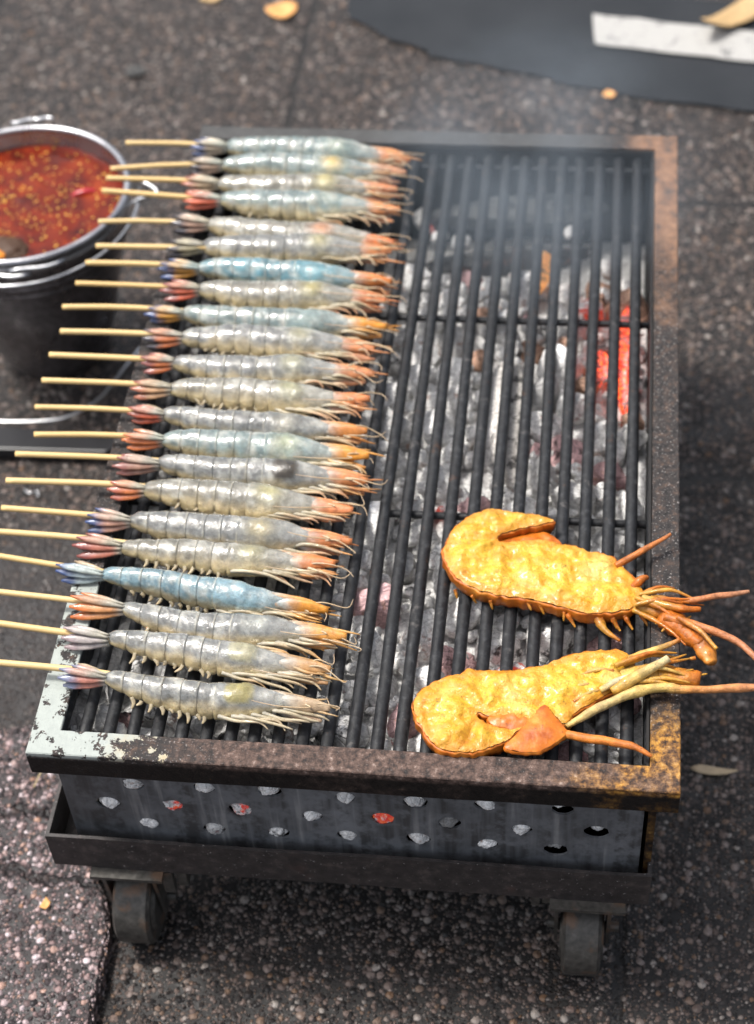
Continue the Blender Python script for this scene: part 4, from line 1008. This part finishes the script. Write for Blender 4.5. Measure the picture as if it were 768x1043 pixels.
for k in range(12):
    x0, y0 = .448+br.uniform(0, .026), .088+br.uniform(0, .022); a = br.uniform(-.15, .45); l_ = br.uniform(.025, .055); z0 = br.uniform(.005, .013)
    m_ = (x0+l_*.5*math.cos(a)+br.uniform(-.003, .003), y0+l_*.5*math.sin(a)+br.uniform(-.003, .003)); a2 = a+br.uniform(-.5, .4)
    limb('leg', lb_, [(x0, y0), m_, (m_[0]+l_*.5*math.cos(a2), m_[1]+l_*.5*math.sin(a2))], [z0, z0+br.uniform(.001, .005), z0+br.uniform(-.004, .004)], [br.uniform(.0022, .0036), .0024, .0007], [br.choice((LP, LY)), br.choice((LP, LY, LO)), LY], seed=120+k, n=7)

# ------------------------------------------------------------------ pail of sauce
PC = (-.206, .772); PZ = -.07; PR_ = .1225; PB = .062
pail = empty('pail', (PC[0], PC[1], G), 'shiny tapered metal pail with a wire handle standing beside the grill', 'pail')
h = PZ-(G+.006)
def rad_at(z): return PB+(PR_-.004-PB)*((z-G-.006)/h)**.85
prof = [(.0, G+.006), (PB-.004, G+.005), (PB, G+.008)]
for k in range(1, 24):
    z = G+.008+(PZ-.004-G-.008)*k/23; r_ = rad_at(z)
    for zz, a_ in ((-.125, .0022), (-.133, .0022), (-.150, .0015)):
        r_ += a_*math.exp(-((z-zz)/.003)**2)
    prof.append((r_, z))
prof2 = []
zs = [G+.008+(PZ-.004-G-.008)*k/110 for k in range(111)]
for z in zs:
    r_ = rad_at(z)
    for zz, a_ in ((-.120, .0030), (-.132, .0030)): r_ += a_*math.exp(-((z-zz)/.0025)**2)
    prof2.append((r_, z))
outer = [(.001, G+.006), (PB-.003, G+.005)]+prof2
inner = [(rad_at(z)-.0016, z) for z in reversed(zs[45:])]
MB().lathe(outer, (PC[0], PC[1], 0), 96).build('body', 'pail_body', pail)
MB().lathe([(rad_at(z)-.0014, z) for z in zs[60:]]+[(rad_at(PZ-.004)-.0010, PZ-.002)], (PC[0], PC[1], 0), 96).build('lining', 'pail_steel', pail)
rim = [(PR_-.005+.0042*math.cos(a), PZ-.002+.0042*math.sin(a)) for a in [2*math.pi*k/12 for k in range(13)]]
MB().lathe(rim, (PC[0], PC[1], 0), 96).build('rim', 'pail_steel', pail)
MB().lathe([(rad_at(PZ-.02)+.0004, PZ-.024), (rad_at(PZ-.02)+.003, PZ-.020), (rad_at(PZ-.012)+.003, PZ-.013), (rad_at(PZ-.008)+.0004, PZ-.010)], (PC[0], PC[1], 0), 96).build('band', 'pail_steel', pail)
# bail: lies folded down round the front, with its hooked end at the ear
pts = []
for k in range(41):
    a = R(12)-R(204)*k/40
    rr_ = PR_+.006+.003*math.sin(math.pi*k/40); pts.append((PC[0]+rr_*math.cos(a), PC[1]+rr_*math.sin(a), PZ-.012-.010*math.sin(math.pi*k/40)))
MB().tube(pts, .0021, 8).build('handle', 'wire', pail)
ex, ey = PC[0]+PR_, PC[1]+.028
MB().tube([(ex-.004, ey+.004, PZ-.004), (ex+.012, ey-.002, PZ-.004), (ex+.026, ey-.012, PZ-.008), (ex+.012, ey-.020, PZ-.010), (ex-.004, ey-.032, PZ-.012), (ex-.012, ey-.052, PZ-.012)], .0019, 8, smooth=5).build('handle_ear', 'wire', pail)
for a0, a1, zz in ((-55, -82, -.006), (-72, -98, -.012), (95, 108, .003), (86, 97, .005)):
    MB().tube([(PC[0]+(PR_+.004+.002*math.sin(k))*math.cos(R(a0+(a1-a0)*k/6)), PC[1]+(PR_+.004+.002*math.sin(k))*math.sin(R(a0+(a1-a0)*k/6)), PZ+zz) for k in range(7)], .0022, 8).build('wire_clip', 'wire', pail)
# sauce
SZ = PZ-.021; SR = rad_at(SZ)-.0022
b = MB(); n = 72; rings = 30; b.v.append(V((PC[0], PC[1], SZ))); b.c.append((1,1,1))
for a in range(1, rings+1):
    for k in range(n):
        q = SR*a/rings; x = PC[0]+q*math.cos(2*math.pi*k/n); y = PC[1]+q*math.sin(2*math.pi*k/n)
        b.v.append(V((x, y, SZ+(.0012*nz((x, y, 0), 40, 1)+.0008*nz((x, y, 0), 110, 2))*(1-(a/rings)**6)))); b.c.append((1,1,1))
for k in range(n): b.f.append([0, 1+k, 1+(k+1) % n])
for a in range(rings-1):
    for k in range(n): b.f.append([1+a*n+k, 1+(a+1)*n+k, 1+(a+1)*n+(k+1) % n, 1+a*n+(k+1) % n])
sauce = b.build('chili_sauce', 'chili_sauce'); tag(sauce, 'red brown chili sauce full of seeds filling the pail', 'sauce')
b = MB(); sr = random.Random(9)
for k in range(400):
    q = SR*.96*math.sqrt(sr.random()); a = sr.uniform(0, 6.28); s = sr.choice((.0008, .0010, .0013, .0018))*sr.uniform(.9, 1.1); x = PC[0]+q*math.cos(a); y = PC[1]+q*math.sin(a)
    d = V((math.cos(k), math.sin(k), 0)); c = V((x, y, SZ+.0012*nz((x, y, 0), 40, 1)+.0006))
    b.tube([c-d*s, c-d*s*.5, c+d*s*.3, c+d*s*.8], [s*.25, s*.75, s*.7, s*.2], 7, flat=.6)
o = b.build('chili_seeds', 'seed', sauce); o['kind'] = 'stuff'
c = V((-.146, .800, SZ-.0005))
tag(MB().tube([c+V((-.012, -.006, -.001)), c+V((-.006, -.002, .001)), c+V((.004, .001, .002)), c+V((.012, .004, .0)), c+V((.014, .0045, -.001))], [.0010, .0038, .0044, .0036, .001], 10, flat=.6, smooth=3).build('chili_piece', 'chili_red'),
    'bright red piece of chili floating in the sauce', 'chili')
mz = empty('seasoning_lump', (-.232, .688, SZ), 'dark seedy lump with an orange chunk at the near edge of the sauce', 'seasoning')
b = MB(); bmx = bmesh.new(); bmesh.ops.create_icosphere(bmx, subdivisions=4, radius=1)
for v in bmx.verts:
    d = v.co.normalized(); k = 1+.12*nz(d, 4, 2)+.09*nz(d, 14, 3); b.v.append(V((-.225, .698, SZ-.004))+V((d.x*.044, d.y*.024, d.z*.013))*k); b.c.append((1,1,1))
b.f = [[v.index for v in f.verts] for f in bmx.faces]; bmx.free(); b.build('mound', 'spice_dark', mz)
b = MB(); bmx = bmesh.new(); bmesh.ops.create_icosphere(bmx, subdivisions=3, radius=1)
for v in bmx.verts:
    d = v.co.normalized(); k = 1+.15*nz(d, 3, 7); b.v.append(V((-.222, .681, SZ+.006))+V((d.x*.019, d.y*.011, d.z*.006))*k); b.c.append((1,1,1))
b.f = [[v.index for v in f.verts] for f in bmx.faces]; bmx.free(); b.build('chunk', 'spice_orange', mz)

# black pan under the pail, its edge in front
b = MB()
prism(b, [(-.60, .575, G+.006), (-.105, .585, G+.006), (-.085, .610, G+.006), (-.60, .640, G+.006)], [(-.60, .575, G+.020), (-.105, .585, G+.020), (-.085, .610, G+.020), (-.60, .640, G+.020)])
k = len(b.v); b.f += [[k-8, k-7, k-6, k-5], [k-4, k-3, k-2, k-1]]
tag(b.build('metal_bar', 'pan_black', smooth=False, bevel=.002), 'flat black metal bar on the ground in front of the pail', 'metal bar')
tag(MB().tube([(-.30, .640, G+.010), (-.2422, .6322, G+.012), (-.180, .6358, G+.014), (-.150, .650, G+.016), (-.128, .676, G+.018), (-.108, .730, G+.02), (-.095, .78, G+.012)], .0018, 8, smooth=6).build('wire_loop', 'wire'), 'thin silver wire curving over the ground beside the pail', 'wire')

# ------------------------------------------------------------------ small things on the ground
def leaf(name, pts, z, mat, curl, label, cat='leaf', th=.0012):
    loop = dense(pts, .004, .0006, 2); n = len(loop); c = sum(loop, V((0, 0)))/n; b = MB()
    L_ = max((q-c).length for q in loop)
    for zz in (0, th):
        for f in (1, .66, .33):
            for q in loop:
                p = c+(q-c)*f; b.v.append(V((p.x, p.y, z+zz+curl*((p-c).length/L_)**2+.0015*nz((p.x, p.y, 0), 60, 1)))); b.c.append((1,1,1))
        b.v.append(V((c.x, c.y, z+zz))); b.c.append((1,1,1))
    S = 3*n+1
    for s_ in (0, S):
        for a in (0, 1):
            for i in range(n): b.f.append([s_+a*n+i, s_+a*n+(i+1) % n, s_+(a+1)*n+(i+1) % n, s_+(a+1)*n+i])
        for i in range(n): b.f.append([s_+2*n+i, s_+2*n+(i+1) % n, s_+3*n])
    for i in range(n): b.f.append([i, (i+1) % n, S+(i+1) % n, S+i])
    tag(b.build(name, mat), label, cat)
leaf('fallen_leaf', [(-.062,1.484),(-.050,1.468),(-.030,1.462),(-.018,1.480),(-.020,1.497),(-.040,1.502)], G+.002, 'leaf_orange', .006, 'small orange leaf lying on the pavement behind the pail')
leaf('fallen_leaf', [(.553,1.424),(.565,1.420),(.590,1.436),(.620,1.462),(.665,1.50),(.66,1.52),(.62,1.512),(.58,1.475)], G+.012, 'leaf_tan', .030, 'large curled tan leaf lying over the white painted line')
leaf('fallen_leaf', [(.531,.224),(.541,.2285),(.556,.2275),(.576,.2235),(.560,.219),(.543,.219)], G+.002, 'leaf_dry', .003, 'narrow dry brown leaf on the pavement beside the grill')
leaf('leaf_scrap', [(.424,1.288),(.436,1.284),(.441,1.295),(.429,1.299)], G+.005, 'leaf_orange', .003, 'tiny orange leaf scrap at the edge of the asphalt strip')
leaf('leaf_scrap', [(-.163,1.508),(-.140,1.505),(-.130,1.516),(-.155,1.521)], G+.002, 'leaf_tan', .003, 'tan leaf scrap on the pavement at the far edge of the picture')
leaf('leaf_scrap', [(-.047,.020),(-.041,.018),(-.038,.026),(-.043,.030)], G+.021, 'leaf_orange', .002, 'tiny rust orange scrap on the raised concrete slab')
o = add_lump(-.222, 1.3235, G+.006, .015, 'black_coal', 'small dark stone lying on the pavement behind the pail', 'loose stones', name='loose_stone'); o['category'] = 'stone'; o.scale = (.018, .012, .010); o.rotation_euler = (0, 0, .1)
tag(MB().tube([(-.0822, .1454, G+.022), (-.076, .160, G+.030), (-.068, .180, G+.034)], .0009, 6, smooth=5).build('straw', 'straw'), 'thin pale straw on the ground by the front caster', 'straw')
tag(MB().tube([(-.190,.538,G+.004), (-.183,.532,G+.005), (-.175,.536,G+.004), (-.172,.528,G+.004)], .0013, 6, smooth=5).build('bent_wire', 'wire'), 'short squiggle of pale wire on the dark pavement', 'wire')

# ------------------------------------------------------------------ smoke
def smoke(name, loc, scale, dens, seed):
    bmx = bmesh.new(); bmesh.ops.create_icosphere(bmx, subdivisions=3, radius=1)
    me = bpy.data.meshes.new(name); bmx.to_mesh(me); bmx.free()
    t = NT(name); t.t.nodes.remove(t.b)
    pv = t.n('ShaderNodeVolumePrincipled'); o = t.obj()
    ln = t.n('ShaderNodeVectorMath', {0: o}, operation='LENGTH').outputs['Value']
    fall = t.mr(ln, .95, .15)
    nn = t.noise(o, 1.5, 3, .55, .4)
    d = t.math('MULTIPLY', t.math('MULTIPLY', fall, t.mr(nn.outputs[0], .34, .68)), dens)
    t.set(pv.inputs['Density'], d); t.set(pv.inputs['Color'], (.74,.87,1.0)); pv.inputs['Anisotropy'].default_value = .2
    t.t.links.new(pv.outputs[0], t.out.inputs[1]); me.materials.append(t.m)
    ob = bpy.data.objects.new(name, me); COL.objects.link(ob); ob.location = loc; ob.scale = scale
    tag(ob, 'thin bluish smoke drifting over the far half of the grate', 'smoke', kind='stuff')
smoke('smoke', (.36, .66, .06), (.22, .26, .13), 3.2, 1)

# ------------------------------------------------------------------ camera, light, world
cam = bpy.data.cameras.new('camera'); co = bpy.data.objects.new('camera', cam); COL.objects.link(co)
p_, y_, r_ = 0.836324, -0.162687, -0.075304
F = V((math.sin(y_)*math.cos(p_), math.cos(y_)*math.cos(p_), -math.sin(p_)))
Rt = V((math.cos(y_), -math.sin(y_), 0)); U = Rt.cross(F)
R2 = Rt*math.cos(r_)+U*math.sin(r_); U2 = -Rt*math.sin(r_)+U*math.cos(r_)
mw = Matrix((R2, U2, -F)).transposed().to_4x4(); mw.translation = V((0.412389, -0.755882, 1.145472)); co.matrix_world = mw
cam.sensor_fit = 'VERTICAL'; cam.sensor_height = 36; cam.lens = 36*1843.485/1043; cam.clip_start = .05; cam.clip_end = 100
cam.dof.use_dof = True; cam.dof.focus_distance = 1.40; cam.dof.aperture_fstop = 4.6
sc.camera = co
EL, AZ = 66, -75           # sun height and its compass direction (from +Y towards +X)
sun = bpy.data.lights.new('sun', 'SUN'); sun.energy = 1.5; sun.angle = R(10); sun.color = (1, .96, .90)
so = bpy.data.objects.new('sun', sun); COL.objects.link(so)
d = V((math.sin(R(AZ))*math.cos(R(EL)), math.cos(R(AZ))*math.cos(R(EL)), math.sin(R(EL))))
so.rotation_euler = (-d).to_track_quat('-Z', 'Y').to_euler()
w = bpy.data.worlds.new('World'); sc.world = w; w.use_nodes = True; nt = w.node_tree; nt.nodes.clear()
sky = nt.nodes.new('ShaderNodeTexSky'); sky.sky_type = 'NISHITA'; sky.sun_disc = False
sky.sun_elevation = R(EL); sky.sun_rotation = R(AZ); sky.air_density = 1.0; sky.dust_density = 5.0; sky.ozone_density = 1.0
bg = nt.nodes.new('ShaderNodeBackground'); bg.inputs[1].default_value = .11
wo = nt.nodes.new('ShaderNodeOutputWorld'); bw = nt.nodes.new('ShaderNodeRGBToBW'); nt.links.new(sky.outputs[0], bw.inputs[0])
mx = nt.nodes.new('ShaderNodeMix'); mx.data_type = 'RGBA'; mx.inputs[0].default_value = .62
nt.links.new(sky.outputs[0], mx.inputs[6]); nt.links.new(bw.outputs[0], mx.inputs[7]); nt.links.new(mx.outputs[2], bg.inputs[0]); nt.links.new(bg.outputs[0], wo.inputs[0])
vs_ = sc.view_settings; vs_.view_transform = 'Standard'; vs_.look = 'None'; vs_.exposure = 1.25; vs_.gamma = 1; vs_.use_curve_mapping = False
sc.cycles.use_denoising = True; sc.cycles.max_bounces = 5; sc.cycles.diffuse_bounces = 3; sc.cycles.glossy_bounces = 3; sc.cycles.volume_step_rate = 2.0
bpy.context.view_layer.update()
